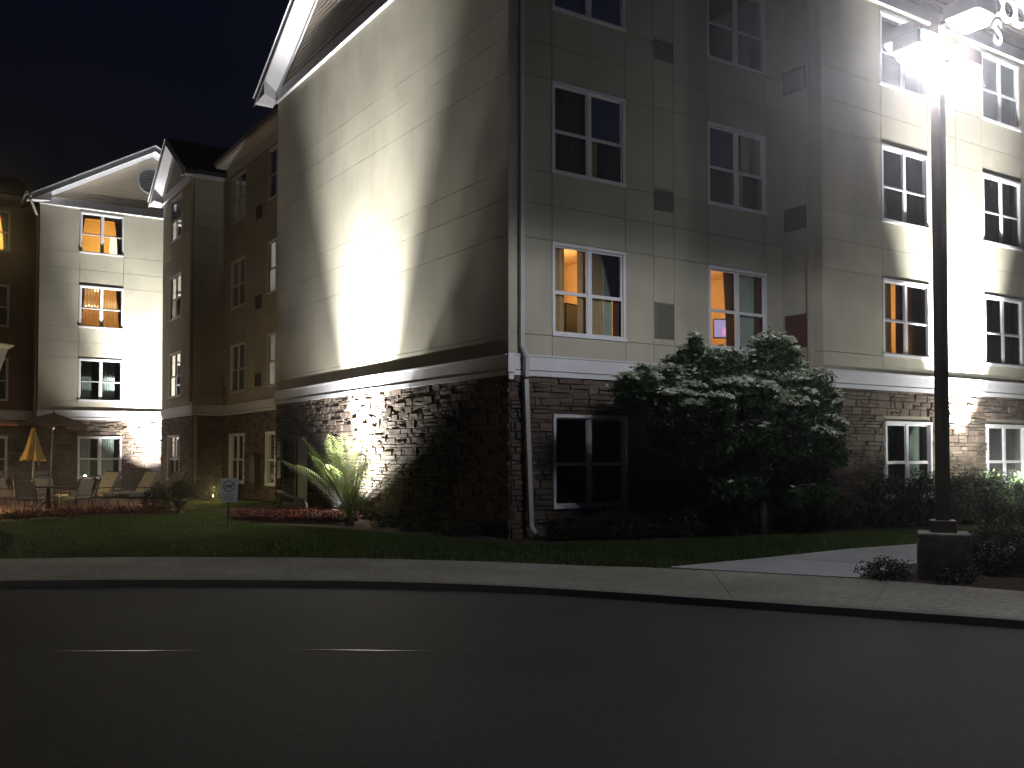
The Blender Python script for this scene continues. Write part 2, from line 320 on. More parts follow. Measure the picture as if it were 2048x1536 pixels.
def pleat(K, p, d, sL, sR, z0, z1, amp=.03, n=10):
    """curtain from s=sL(z) to sR(z)"""
    mb = MB(); zs = [z0 + (z1 - z0) * i / 8 for i in range(9)]; m = n * 4; ph = random.random() * 6
    rows = []
    for z in zs:
        t = (z - z0) / (z1 - z0); a, b = sL(t), sR(t); row = []
        for k in range(m + 1):
            u = k / m; row.append(len(mb.v)); mb.v.append(P3(K, p, a + (b - a) * u, z, -d + amp * math.sin(u * n * 2 * math.pi + ph + t * .6)))
        rows.append(row)
    for r in range(8):
        for k in range(m): mb.f.append((rows[r][k], rows[r][k + 1], rows[r + 1][k + 1], rows[r + 1][k]))
    return mb
def window(parent, K, p, s0, s1, z0, z1, style='dark', stone=False, t=.02):
    w = s1 - s0; o = .045 if stone else .012; mb = MB(); F = lambda *a: lbox(mb, K, p, *a)
    c = .065
    F(s0 + .002, s0 + c, z0 + c + .002, z1 - c - .002, -.045, t + o); F(s1 - c, s1 - .002, z0 + c + .002, z1 - c - .002, -.045, t + o)
    F(s0 + .002, s1 - .002, z1 - c, z1 - .002, -.045, t + o + .008)
    mid = (s0 + s1) / 2; F(mid - .045, mid + .045, z0 + c + .003, z1 - c - .003, -.044, .006)
    fr = mb.build('window', 'frame', parent)
    sb = MB(); lbox(sb, K, p, s0 - .01, s1 + .01, z0 + .002, z0 + c, -.045, t + o + .022); sb.build('sill', 'frame', fr)
    zm = z0 + (z1 - z0) * .47
    for (a, b) in ((s0 + c, mid - .045), (mid + .045, s1 - c)):
        for (y0, y1, dd) in ((z0 + c, zm, -.012), (zm, z1 - c, -.026)):
            q = MB(); g = .028
            for (u0, u1, v0, v1) in ((a + .001, a + g, y0 + .001, y1 - .001), (b - g, b - .001, y0 + .001, y1 - .001), (a + g, b - g, y0 + .001, y0 + g + .006), (a + g, b - g, y1 - g - .006, y1 - .001)):
                lbox(q, K, p, u0, u1, v0, v1, dd - .009, dd + .009)
            q.build('sash', 'frame', fr)
            MB().q(*[P3(K, p, u, v, dd) for u, v in ((a + g, y0 + g), (b - g, y0 + g), (b - g, y1 - g), (a + g, y1 - g))]).build('pane', 'glass', fr)
    lit = style.startswith('lit'); D = 2.6; e = .5
    r = MB(); A0, A1, Z0, Z1 = s0 - e, s1 + e, z0 - .45, z1 + .22; q = lambda s, z, d: P3(K, p, s, z, -d)
    r.q(q(A0, Z0, D), q(A1, Z0, D), q(A1, Z1, D), q(A0, Z1, D)); r.q(q(A0, Z0, .23), q(A1, Z0, .23), q(A1, Z0, D), q(A0, Z0, D)); r.q(q(A0, Z1, .23), q(A1, Z1, .23), q(A1, Z1, D), q(A0, Z1, D))
    r.q(q(A0, Z0, .23), q(A0, Z1, .23), q(A0, Z1, D), q(A0, Z0, D)); r.q(q(A1, Z0, .23), q(A1, Z1, .23), q(A1, Z1, D), q(A1, Z0, D))
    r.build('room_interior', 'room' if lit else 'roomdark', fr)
    def cur(f, g, m, n=5, d=.10, amp=.018): pleat(K, p, d, f, g, z0 - .05, z1 + .02, amp, n).build('curtain', m, fr, smooth=True)
    S_ = lambda k: s0 + w * k
    if style == 'dark': 
        k = random.random()
        if k < .8: cur(lambda t: S_(.0), lambda t: S_(random.choice((.16, .2))), 'curt_grey', 4)
        if k > .3: cur(lambda t: S_(.55), lambda t: S_(.8), 'curt_grey', 5)
    elif style == 'darkbrown':
        cur(lambda t: S_(.02), lambda t: S_(.42), 'curt_dark', 6); cur(lambda t: S_(.56), lambda t: S_(.66), 'curt_tan', 3)
    elif style == 'grey':
        cur(lambda t: S_(.02), lambda t: S_(.3), 'curt_grey', 6); cur(lambda t: S_(.56), lambda t: S_(.83), 'curt_grey', 7)
    elif style == 'black': pass
    elif style == 'lit_b1':
        cur(lambda t: S_(-.05), lambda t: S_(.20), 'curt_tan', 4); cur(lambda t: S_(.375), lambda t: S_(.73), 'curt_tan', 9); cur(lambda t: S_(.74), lambda t: S_(.86), 'curt_grey', 3, d=.12); cur(lambda t: S_(.87), lambda t: S_(1.04), 'curt_dark', 3)  # last dark drape added to darken the window's right end
    elif style == 'lit_b2':
        cur(lambda t: S_(.36 - .07 * max(0, t - .3)), lambda t: S_(.50), 'curt_dark', 4); cur(lambda t: S_(.52), lambda t: S_(.84), 'curt_grey', 7); cur(lambda t: S_(.845), lambda t: S_(1.04), 'curt_dark', 3)  # rightmost drape is an added strip that darkens the right sash
    elif style == 'lit_c':
        cur(lambda t: S_(.14), lambda t: S_(.27), 'curt_grey', 3); cur(lambda t: S_(.36), lambda t: S_(.52), 'curt_dark', 4); cur(lambda t: S_(.56 + .16 * max(0, .55 - t)), lambda t: S_(1.02), 'curt_tan', 9)
    elif style == 'lit_swag':
        cur(lambda t: S_(-.05), lambda t: S_(.02 + .12 * t ** 1.2), 'curt_dark', 3); cur(lambda t: S_(.86 - .10 * t ** 2), lambda t: S_(1.05), 'curt_dark', 4)
        hb = MB(); lbox(hb, K, p, S_(-.05), S_(1.05), z1 - .22, z1 + .1, -.21, -.17); hb.build('valance', 'curt_dark', fr)
    elif style == 'lit_sheer':
        cur(lambda t: S_(-.02), lambda t: S_(1.02), 'sheer', 16); cur(lambda t: S_(-.04), lambda t: S_(.04 + .1 * t), 'curt_dark', 3, d=.075, amp=.01); cur(lambda t: S_(.93 - .1 * t), lambda t: S_(1.03), 'curt_dark', 3, d=.075, amp=.01)
    return fr
def roomlight(K, p, s, z, d, W_, rgb=(1, .68, .32)):
    l = bpy.data.lights.new('room_light', 'POINT'); l.energy = W_; l.color = rgb; l.shadow_soft_size = .12
    o = bpy.data.objects.new('room_light', l); COL.objects.link(o); o.location = P3(K, p, s, z, -d); return o
def gable(parent, K, p, s0, s1, slope, over_s=.5, over_d=.5, zb=12.15, vent=False, depth=6, fz0=11.83, bp=.115):
    """frieze, lap siding boards, soffit, fascia boards and roof of a gable end"""
    mid = (s0 + s1) / 2; half = (s1 - s0) / 2
    mb = MB(); lbox(mb, K, p, s0 - .03, s1 + .03, fz0, zb, .0, .07); mb.build('frieze_board', 'trim', parent)
    mb = MB(); lbox(mb, K, p, s0 - .03, s1 + .03, fz0 + .004, fz0 + .035, .071, .10); mb.build('frieze_bead', 'trim', parent)
    zt = zb + slope * half; z = zb
    while z < zt - .02:
        z2 = min(z + bp, zt - .001); h0 = half * (zt - z) / (zt - zb); h1 = half * (zt - z2) / (zt - zb)
        c = lambda s, zz, d: P3(K, p, s, zz, d)
        MB().hexa([c(mid - h0, z, 0), c(mid + h0, z, 0), c(mid + h0, z, .034), c(mid - h0, z, .034), c(mid - h1, z2, 0), c(mid + h1, z2, 0), c(mid + h1, z2, .010), c(mid - h1, z2, .010)]).build('siding_board', 'siding', parent)
        z = z2
    H = half + over_s; L = math.hypot(1, slope)
    for sg in (-1, 1):
        pt = lambda h, dz, d: P3(K, p, mid + sg * h, zb + slope * (half - h) + dz, d)
        # soffit board, inner rake trim, fascia, dark drip/gutter edge, roof slab
        MB().hexa([pt(H, -.02, .04), pt(0, -.02, .04), pt(0, -.02, over_d), pt(H, -.02, over_d), pt(H, .02, .04), pt(0, .02, .04), pt(0, .02, over_d), pt(H, .02, over_d)]).build('soffit', 'trim', parent)
        MB().hexa([pt(half, -.20, .036), pt(0, -.20, .036), pt(0, -.20, .062), pt(half, -.20, .062), pt(half, -.021, .036), pt(0, -.021, .036), pt(0, -.021, .062), pt(half, -.021, .062)]).build('rake_trim', 'trim', parent)
        MB().hexa([pt(H, -.10, over_d + .002), pt(0, -.10, over_d + .002), pt(0, -.10, over_d + .03), pt(H, -.10, over_d + .03), pt(H, .14, over_d + .002), pt(0, .14, over_d + .002), pt(0, .14, over_d + .03), pt(H, .14, over_d + .03)]).build('rake_fascia', 'fascia_dark', parent)
        MB().hexa([pt(H, .142, over_d - .01), pt(0, .142, over_d - .01), pt(0, .142, over_d + .06), pt(H, .142, over_d + .06), pt(H, .18, over_d - .01), pt(0, .18, over_d - .01), pt(0, .18, over_d + .06), pt(H, .18, over_d + .06)]).build('drip_edge', 'trim', parent)
        MB().hexa([pt(H + .05, .03, -depth), pt(0, .03, -depth), pt(0, .03, over_d - .02), pt(H + .05, .03, over_d - .02), pt(H + .05, .18, -depth), pt(0, .18, -depth), pt(0, .18, over_d - .02), pt(H + .05, .18, over_d - .02)]).build('roof', 'roof', parent)
        # boxed eave return
        MB().hexa([P3(K, p, mid + sg * (half + .03), zb - .26, .0), P3(K, p, mid + sg * (H), zb - .26, .0), P3(K, p, mid + sg * H, zb - .26, over_d), P3(K, p, mid + sg * (half - .35), zb - .26, over_d),
                   pt(half + .03, -.03, 0), pt(H, -.03, 0), pt(H, -.03, over_d), pt(half - .35, -.03, over_d)]).build('eave_return', 'trim', parent)
def band(parent, K, p, s0, s1, dark=False):
    mb = MB(); lbox(mb, K, p, s0, s1, 3.09, 3.34, 0, .065); mb.build('band_board', 'trim', parent)
    mb = MB(); lbox(mb, K, p, s0, s1, 3.342, 3.372, 0, .085); mb.build('drip_cap', 'trim', parent)
    mb = MB(); lbox(mb, K, p, s0, s1, 2.98, 3.072, 0, .08); mb.build('band_board', 'trim', parent)
def grille(parent, K, p, s0, s1, z0, z1, m='grille', n=None):
    mb = MB(); lbox(mb, K, p, s0, s1, z0, z1, .021, .026)
    for (a, b, c, d) in ((s0, s0 + .025, z0, z1), (s1 - .025, s1, z0, z1), (s0 + .026, s1 - .026, z0, z0 + .025), (s0 + .026, s1 - .026, z1 - .025, z1)): lbox(mb, K, p, a, b, c, d, .027, .05)
    n = n or int((z1 - z0) / .035)
    for i in range(n):
        z = z0 + .03 + (z1 - z0 - .06) * (i + .5) / n; c = lambda s, zz, d: P3(K, p, s, zz, d)
        mb.hexa([c(s0 + .027, z - .006, .028), c(s1 - .027, z - .006, .028), c(s1 - .027, z - .012, .046), c(s0 + .027, z - .012, .046), c(s0 + .027, z, .028), c(s1 - .027, z, .028), c(s1 - .027, z - .006, .046), c(s0 + .027, z - .006, .046)])
    return mb.build('wall_grille', m, parent)

# ------------------------------------------------------------------ ground
def res(pts, n):
    pts = [Vector(p) for p in pts]; L = [0]
    for a, b in zip(pts, pts[1:]): L.append(L[-1] + (b - a).length)
    out = []
    for k in range(n + 1):
        t = L[-1] * k / n; i = max(j for j in range(len(L)) if L[j] <= t + 1e-9); i = min(i, len(pts) - 2)
        out.append(pts[i].lerp(pts[i + 1], (t - L[i]) / max(L[i + 1] - L[i], 1e-9)))
    return out
kerb = [(-200, 70), (-60, 19.5), (-24, 6.0), (-14, 1.75), (-9.83, -.81), (-8.25, -1.60), (-6.54, -2.62), (-4.81, -3.90), (-3.80, -4.90), (-3.08, -5.84), (-2.30, -7.15), (-1.53, -8.48), (-.80, -9.79), (-.05, -11.3), (1.6, -15), (6, -26), (60, -160)]
back = [(-200, 74), (-60, 22.8), (-24, 9.0), (-14, 4.6), (-9.91, 2.2), (-8.0, 1.25), (-5.90, .12), (-3.80, -1.47), (-2.46, -2.82), (-1.42, -4.16), (-.74, -4.98), (.55, -7.19), (1.12, -8.7), (1.65, -10.2), (3.1, -14), (7.5, -25), (62, -160)]
def smooth_poly(P, it=2):
    P = [Vector((*p, 0)) if len(p) == 2 else Vector(p) for p in P]
    for _ in range(it):
        Q = [P[0]]
        for a, b in zip(P, P[1:]): Q += [a.lerp(b, .25), a.lerp(b, .75)]
        P = Q + [P[-1]]
    return P
kerb = [Vector((*p, 0)) for p in kerb]; back = [Vector((*p, 0)) for p in back]
# matched subdivision keeps kerb and back edge paired
def catmull(P, i, t):
    p0, p1, p2, p3 = P[max(i - 1, 0)], P[i], P[i + 1], P[min(i + 2, len(P) - 1)]
    if i < 3 or i > len(P) - 5: return p1.lerp(p2, t)
    return .5 * ((2 * p1) + (p2 - p0) * t + (2 * p0 - 5 * p1 + 4 * p2 - p3) * t * t + (3 * p1 - p0 - 3 * p2 + p3) * t ** 3)
KB = []; BK = []
for i in range(len(kerb) - 1):
    for k in range(6): KB.append(catmull(kerb, i, k / 6)); BK.append(catmull(back, i, k / 6))
KB.append(kerb[-1]); BK.append(back[-1])
def ribbon(name, A, B, zA, zB, m, **kw):
    mb = MB()
    for a in A: mb.v.append((a.x, a.y, zA))
    for b in B: mb.v.append((b.x, b.y, zB))
    n = len(A)
    for i in range(n - 1): mb.f.append((i, i + 1, n + i + 1, n + i))
    return tag(mb.build(name, m), kind='structure', **kw)
RZ = -.062
far = [Vector((b.x + 250 if b.x > -30 else b.x + 60, 500, 0)) for b in BK]
mb = MB(); i0 = len(BK)
for b in BK: mb.v.append((b.x, b.y, 0))
mb.v += [(200, -160, 0), (200, 200, 0), (-200, 200, 0)]
mb.f.append(tuple(range(len(mb.v))))
lawn = tag(mb.build('lawn', 'soil'), kind='structure')
off = lambda A, d: [a + (Vector((a.x, a.y, 0)) - b).normalized() * d for a, b in A]
K1 = [k - (b - k).normalized() * 0 for k, b in zip(KB, BK)]
Kin = [k + (b - k).normalized() * .16 for k, b in zip(KB, BK)]        # inner edge of kerb top
Kout = [k - (b - k).normalized() * .045 for k, b in zip(KB, BK)]
walk = ribbon('sidewalk', Kin, BK, 0., 0., 'concrete')
kt = MB(); n = len(KB)
for A, z in ((Kin, 0.), (Kin, .012), (KB, .012), (Kout, RZ - .02)):
    for a in A: kt.v.append((a.x, a.y, z))
for r in range(3):
    for i in range(n - 1): kt.f.append((r * n + i, r * n + i + 1, (r + 1) * n + i + 1, (r + 1) * n + i))
kb = tag(kt.build('kerb', 'kerb'), kind='structure')
mb = MB()
for a in Kout: mb.v.append((a.x, a.y, RZ))
mb.v += [(-200, -160, RZ)]
mb.f.append(tuple(range(len(mb.v))))
road = tag(mb.build('road', 'asphalt'), kind='structure')
# sidewalk slabs
L = [0]
for a, b in zip(KB, KB[1:]): L.append(L[-1] + (b - a).length)
def at(P, t):
    i = max(j for j in range(len(L)) if L[j] <= t + 1e-9); i = min(i, len(P) - 2)
    return P[i].lerp(P[i + 1], (t - L[i]) / (L[i + 1] - L[i]))
iA = min(range(len(KB)), key=lambda i: (KB[i] - Vector((-16, 2.6, 0))).length); tA = L[iA]
iB = min(range(len(KB)), key=lambda i: (KB[i] - Vector((1.6, -15, 0))).length); tB = L[iB]
t = tA
while t < tB:
    t2 = t + 1.32; mb = MB(); g = .0045; N = 4; top = .006 + random.uniform(-.003, .003)
    for z in (-.02, top):
        for k in range(N + 1): q = at(Kin, t + g + (1.32 - 2 * g) * k / N); qb = at(BK, t + g + (1.32 - 2 * g) * k / N); d = (qb - q).normalized(); q = q + d * .01; mb.v.append((q.x, q.y, z))
        for k in range(N, -1, -1): q = at(BK, t + g + (1.32 - 2 * g) * k / N); mb.v.append((q.x, q.y, z))
    m_ = 2 * N + 2; mb.f.append(tuple(range(m_, 2 * m_)))
    for k in range(m_): mb.f.append((k, (k + 1) % m_, m_ + (k + 1) % m_, m_ + k))
    mb.build('paving_slab', 'concrete', walk); t = t2
# concrete walk that branches off behind the lamp post
ew = empty('concrete_walk', (0, 0, 0), kind='structure')
pu = [Vector(p) for p in ((-.72, -4.96), (1.4, -4.86), (3.44, -4.70), (5.2, -4.78), (7.3, -4.95), (9.4, -5.1), (11.5, -5.25), (14, -5.4), (17, -5.5))]
pl = [Vector(p) for p in ((.50, -7.12), (2.0, -6.55), (3.7, -6.45), (5.5, -6.5), (7.5, -6.65), (9.5, -6.8), (11.6, -6.95), (14.1, -7.1), (17.1, -7.2))]
for i in range(len(pu) - 1):
    a, b, c, d = pl[i], pl[i + 1], pu[i + 1], pu[i]; e = (b - a).normalized() * .008
    MB().hexa([(*(a + e), .003), (*(b - e), .003), (*(c - e), .003), (*(d + e), .003), (*(a + e), .021), (*(b - e), .021), (*(c - e), .021), (*(d + e), .021)]).build('paving_slab', 'walkc', ew)
# bed around the lamp post, bed along the walls
def sheet(name, pts, z, m, **kw):
    mb = MB(); mb.q(*[(x, y, z) for x, y in pts]); return tag(mb.build(name, m), **kw)
sheet('planting_bed', [(.62, -7.22), (2.1, -6.62), (3.7, -6.52), (7.5, -6.72), (17, -7.3), (30, -8), (30, -18), (4.4, -18), (3.0, -14), (1.62, -10.3), (1.14, -8.75)], .008, 'mulch', kind='structure')
sheet('planting_bed', [(-.5, -.3), (-.3, -1.3), (1.5, -1.9), (4.5, -2.3), (7.5, -2.8), (12, -4.1), (17.2, -4.3), (17.2, -.1), (0, -.02), (0, 0)], .006, 'mulch', kind='structure')
sheet('planting_bed', [(-.02, -.2), (-.02, 12.4), (-1.7, 12.6), (-2.5, 8.6), (-2.9, 6.7), (-1.9, 4.4), (-1.0, 1.2), (-.95, -.25)], .007, 'mulch', kind='structure')
sheet('planting_bed', [(-7.9, 9.4), (-5.6, 10.3), (-3.2, 10.2), (-2.9, 11.4), (-5, 11.9), (-9.5, 11.2), (-10, 9.2)], .008, 'mulch', kind='structure')
# tar seam on the road
mb = MB()
for sp in ([(-8.35, -6.04), (-8.07, -6.22), (-7.52, -6.56), (-7.3, -6.69)], [(-6.95, -6.91), (-6.66, -7.08), (-5.76, -7.74), (-5.3, -8.12)]):
    for i in range(len(sp) - 1):
        a, b = Vector(sp[i]), Vector(sp[i + 1]); nn = Vector((-(b - a).y, (b - a).x)).normalized(); wa, wb = (.003 if i == 0 else .010), (.003 if i == len(sp) - 2 else .010)
        mb.q((*(a - nn * wa), RZ + .004), (*(b - nn * wb), RZ + .004), (*(b + nn * wb), RZ + .004), (*(a + nn * wa), RZ + .004))
tag(mb.build('crack_sealant', 'seal', road))
# grass
def inpoly(x, y, P):
    c = np.zeros(len(x), bool); j = len(P) - 1
    for i in range(len(P)):
        xi, yi, xj, yj = P[i][0], P[i][1], P[j][0], P[j][1]
        c ^= ((yi > y) != (yj > y)) & (x < (xj - xi) * (y - yi) / (yj - yi + 1e-12) + xi); j = i
    return c
def grass(n, poly, h=.045):
    P = np.array(poly); x = rng.uniform(P[:, 0].min(), P[:, 0].max(), n); y = rng.uniform(P[:, 1].min(), P[:, 1].max(), n)
    k = inpoly(x, y, poly); x, y = x[k], y[k]; n = len(x); a = rng.uniform(0, 6.28, n); w = .006
    hh = h * rng.uniform(.5, 1.3, n); lean = rng.normal(0, .35, (n, 2)) * hh[:, None]
    p0 = np.stack([x - w * np.cos(a), y - w * np.sin(a), np.zeros(n)], 1); p1 = np.stack([x + w * np.cos(a), y + w * np.sin(a), np.zeros(n)], 1)
    p2 = np.stack([x + lean[:, 0], y + lean[:, 1], hh], 1)
    return np.stack([p0, p1, p2], 1).reshape(-1, 3)
bp = [(b.x, b.y) for b in BK if -11.8 < b.x < -.7 and b.y < 3.6]
lawnpoly = bp + [(1.4, -4.9), (3.4, -4.75), (5.2, -4.85), (9, -5.1), (9, -3.2), (7.5, -2.8), (4.5, -2.3), (1.5, -1.9), (-.3, -1.3), (-1.0, -.2), (-1.05, 1.2), (-2.0, 4.4), (-3.0, 6.7), (-2.6, 8.6), (-1.8, 12.7), (-.3, 13), (.6, 15.5), (-1, 17.2), (-2.5, 16), (-3, 11.5), (-3.3, 10.2), (-5.6, 10.2), (-7.9, 9.3), (-11.5, 8.6)]
V = grass(520000, lawnpoly, .06)
npmesh('grass', V, 3, 'grass')['kind'] = 'stuff'

# ------------------------------------------------------------------ main hotel block
hb = empty('hotel_building', (0, 0, 0), 'large stone-based beige hotel block with a floodlit blank gable wall and windows to its right', 'building')
ZC = [3.372, 3.76, 5.56, 6.22, 6.84, 8.62, 9.28, 9.98, 11.74, 11.83]
ZA = [3.372, 3.74, 5.57, 6.25, 6.79, 8.60, 9.27, 9.82, 11.83]
FL = [(.51, 2.29), (3.76, 5.55), (6.84, 8.62), (9.98, 11.72)]
BW = [(.94, 2.74), (5.01, 6.80)]; CW = [(9.37, 11.15), (13.45, 15.22)]
hol = lambda ws, lv=(0, 1, 2, 3): [(a, b, FL[i][0], FL[i][1]) for a, b in ws for i in lv]
CX, CY = 7.33, -1.12
wall(hb, 'B', 0, 0, CX, 0, 11.83, hol(BW), 'groove')
wall(hb, 'B', CY, CX, 17.25, 0, 11.83, hol(CW), 'groove')
wall(hb, 'A', 0, 0, 12.4, 0, 11.83, [], 'groove')
wall(hb, 'A', CX, CY, 0, 0, 11.83, [], 'groove')
panels(hb, 'B', 0, .0, CX, ZC, [.94, 2.74, 3.48, 4.04, 5.01, 6.80], [(a, b, c, d) for a, b, c, d in hol(BW)])
panels(hb, 'B', CY, CX - .02, 17.25, ZC, [9.37, 11.15, 12.3, 13.45, 15.22], hol(CW))
panels(hb, 'A', 0, -.022, 12.4, ZA, [], [])
panels(hb, 'A', CX, CY, -.03, ZC, [], [])
ST = Stones()
g0 = [(a, b, FL[0][0], FL[0][1]) for a, b in BW]; gC = [(a, b, FL[0][0], FL[0][1]) for a, b in CW]
ST.add('B', 0, .0, CX - .05, 0, 2.978, g0, 'B'); ST.add('B', CY, CX, 17.25, 0, 2.978, gC, 'C')
ST.add('A', 0, -.03, 12.4, 0, 2.978, [(9.8, 10.75, 0, 2.03)], 'A'); ST.add('A', CX, CY, -.05, 0, 2.978, [], 'Cs')
band(hb, 'B', 0, -.065, CX - .08); band(hb, 'B', CY, CX - .08, 17.3); band(hb, 'A', 0, .0, 12.42); band(hb, 'A', CX, CY, -.09)
stylB = {(0, 0): 'black', (0, 1): 'lit_b1', (0, 2): 'darkbrown', (0, 3): 'black', (1, 0): 'grey', (1, 1): 'lit_b2', (1, 2): 'darkbrown', (1, 3): 'dark'}
for i, (a, b) in enumerate(BW):
    for j, (c, d) in enumerate(FL): window(hb, 'B', 0, a, b, c, d, stylB[i, j], j == 0)
stylC = {(0, 0): 'grey', (0, 1): 'lit_c', (0, 2): 'dark', (0, 3): 'black', (1, 0): 'dark', (1, 1): 'grey', (1, 2): 'grey', (1, 3): 'black'}
for i, (a, b) in enumerate(CW):
    for j, (c, d) in enumerate(FL): window(hb, 'B', CY, a, b, c, d, stylC[i, j], j == 0)
roomlight('B', 0, 1.9, 5.2, 1.5, 85); roomlight('B', 0, 5.6, 5.2, 1.4, 80); roomlight('B', CY, 9.9, 5.0, 1.3, 90)
grille(hb, 'B', 0, 3.50, 4.02, 3.89, 4.62); grille(hb, 'B', 0, 3.52, 4.02, 6.51, 6.93); grille(hb, 'B', 0, 3.52, 4.02, 9.62, 10.03)
for z0, z1 in ((3.89, 4.62), (6.50, 7.01), (9.6, 10.1)): grille(hb, 'A', CX, -.72, -.12, z0, z1, 'louver')
gable(hb, 'A', 0, .0, 12.4, .55, over_d=.55, depth=18)
gable(hb, 'B', CY, CX + .02, 17.25, .58, over_d=.5, depth=7)
mb = MB(); lbox(mb, 'B', 0, -.03, CX - .05, 11.83, 12.15, 0, .06); mb.build('frieze_board', 'trim', hb)
mb = MB(); lbox(mb, 'B', 0, -.03, CX - .6, 12.15, 12.2, 0, .5); mb.build('soffit', 'trim', hb)
mb = MB(); lbox(mb, 'B', 0, -.03, CX - .6, 12.2, 12.34, .42, .55); mb.build('gutter', 'fascia_dark', hb)
# right end wall
wall(hb, 'A', 17.25, CY, 12, 0, 11.83, [], 'stucco')
# corner board and cap block where the two faces meet
mb = MB(); mb.box(-.075, .05, -.075, -.023, 3.40, 11.8); mb.build('corner_board', 'stucco', hb)
mb = MB(); mb.box(-.11, .045, -.125, -.08, 3.03, 3.38); mb.box(-.09, .02, -.115, -.08, 2.9, 3.01); mb.build('corner_cap', 'trim', hb)
# downspouts
def spout(parent, pts, w=.085, m='spout'):
    mb = MB()
    for a, b in zip(pts, pts[1:]):
        a, b = Vector(a), Vector(b); h = w / 2
        if abs((b - a).z) > .3 and (a - b).length < 40:
            mb.hexa([(a.x - h, a.y - h * .8, a.z), (a.x + h, a.y - h * .8, a.z), (a.x + h, a.y + h * .8, a.z), (a.x - h, a.y + h * .8, a.z), (b.x - h, b.y - h * .8, b.z), (b.x + h, b.y - h * .8, b.z), (b.x + h, b.y + h * .8, b.z), (b.x - h, b.y + h * .8, b.z)])
        else: mb.tube([a, b], w * .58, 8)
    return mb.build('downspout', m, parent)
spout(hb, [(.21, -.085, 12.1), (.21, -.085, 3.50)]); spout(hb, [(.21, -.085, 3.52), (.26, -.17, 3.30)], .09); spout(hb, [(.26, -.17, 3.33), (.26, -.17, 2.95)], .10); spout(hb, [(.25, -.15, 2.90), (.33, -.20, .20)], .095)
mb = MB(); mb.tube([(.33, -.20, .2), (.36, -.36, .06)], .055, 8); mb.build('downspout_elbow', 'spout', hb)
spout(hb, [(CX - .07, CY + .28, 11.9), (CX - .07, CY + .28, .2)], .10, 'stucco')
# service door on the gable wall
dm = MB(); lbox(dm, 'A', 0, 9.86, 10.69, .02, 1.97, .01, .035); d_ = dm.build('door', 'door', hb)
dm = MB(); lbox(dm, 'A', 0, 9.80, 9.858, 0, 2.03, .0, .06); lbox(dm, 'A', 0, 10.692, 10.75, 0, 2.03, 0, .06); lbox(dm, 'A', 0, 9.86, 10.69, 1.972, 2.03, 0, .06); dm.build('door_frame', 'door', d_)
dm = MB(); dm.tube([(-.035, 9.93, .98), (-.09, 9.93, .98), (-.09, 10.05, .98)], .012, 6); dm.build('handle', 'alu', d_)
for (z0, z1, s0, s1) in ((1.45, 1.90, 11.62, 11.92), (.86, 1.36, 11.60, 11.88)):
    mb = MB(); lbox(mb, 'A', 0, s0, s1, z0, z1, .03, .16); mb.build('meter_box', 'meter', hb, bevel=.01)
mb = MB(); mb.tube([(-.09, 11.75, .0), (-.09, 11.75, .86)], .02, 8); mb.tube([(-.09, 11.78, 1.36), (-.09, 11.78, 1.45)], .02, 8); mb.build('conduit', 'meter', hb)
# recessed wing and projecting bay further along the same side
RX = 1.1; BY0, BY1 = 21.4, 26.15
RW = [(15.75, 17.3), (18.6, 20.38)]; RW = [(14.9, 16.42), (18.72, 20.45)]; YW = [(23.15, 24.92)]
wall(hb, 'A', RX, 12.4, BY0, 0, 11.83, hol(RW), 'groove'); wall(hb, 'B', BY0, 0, RX, 0, 11.83, [], 'groove'); wall(hb, 'A', 0, BY0, BY1, 0, 11.83, hol(YW), 'groove')
wall(hb, 'B', 12.4, -.0, RX, 0, 11.83, [], 'stucco', 'wall_return')
panels(hb, 'A', RX, 12.4, BY0, ZC, [14.9, 16.42, 17.0, 17.6, 18.72, 20.45], hol(RW)); panels(hb, 'B', BY0, -.022, RX, ZC, [], [], 'stucco'); panels(hb, 'A', 0, BY0, BY1, ZC, [23.15, 24.92], hol(YW))
ST.add('A', RX, 12.4, BY0, 0, 2.978, [(a, b, FL[0][0], FL[0][1]) for a, b in RW], 'R'); ST.add('B', BY0, -.03, RX, 0, 2.978, [], 'Rs'); ST.add('A', 0, BY0, BY1, 0, 2.978, [(a, b, FL[0][0], FL[0][1]) for a, b in YW], 'Y')
band(hb, 'A', RX, 12.4, BY0 - .08); band(hb, 'B', BY0, -.08, RX); band(hb, 'A', 0, BY0, BY1)
for i, (a, b) in enumerate(RW):
    for j, (c, d) in enumerate(FL): window(hb, 'A', RX, a, b, c, d, 'darkbrown' if (i, j) == (1, 1) else 'black', j == 0)
for i, (a, b) in enumerate(YW):
    for j, (c, d) in enumerate(FL): window(hb, 'A', 0, a, b, c, d, 'black', j == 0)
for z0, z1 in ((6.5, 6.95), (9.6, 10.05), (3.85, 4.3)): grille(hb, 'A', RX, 17.02, 17.58, z0, z1, 'louver')
mb = MB(); lbox(mb, 'A', RX, 17.05, 17.55, .35, 1.5, .06, .22); mb.build('utility_box', 'door', hb, bevel=.01)
gable(hb, 'A', 0, BY0, BY1, .66, over_s=.45, over_d=.5, depth=8)
mb = MB(); lbox(mb, 'A', RX, 12.4, BY0, 11.83, 12.15, 0, .06); lbox(mb, 'B', BY0, -.03, RX, 11.83, 12.15, 0, .06); mb.build('frieze_board', 'trim', hb)
mb = MB(); lbox(mb, 'A', RX, 12.4, BY0 - .5, 12.15, 12.2, 0, .5); mb.build('soffit', 'trim', hb)
mb = MB(); lbox(mb, 'A', RX, 12.4, BY0 - .55, 12.2, 12.36, .44, .56); mb.build('gutter', 'siding', hb)
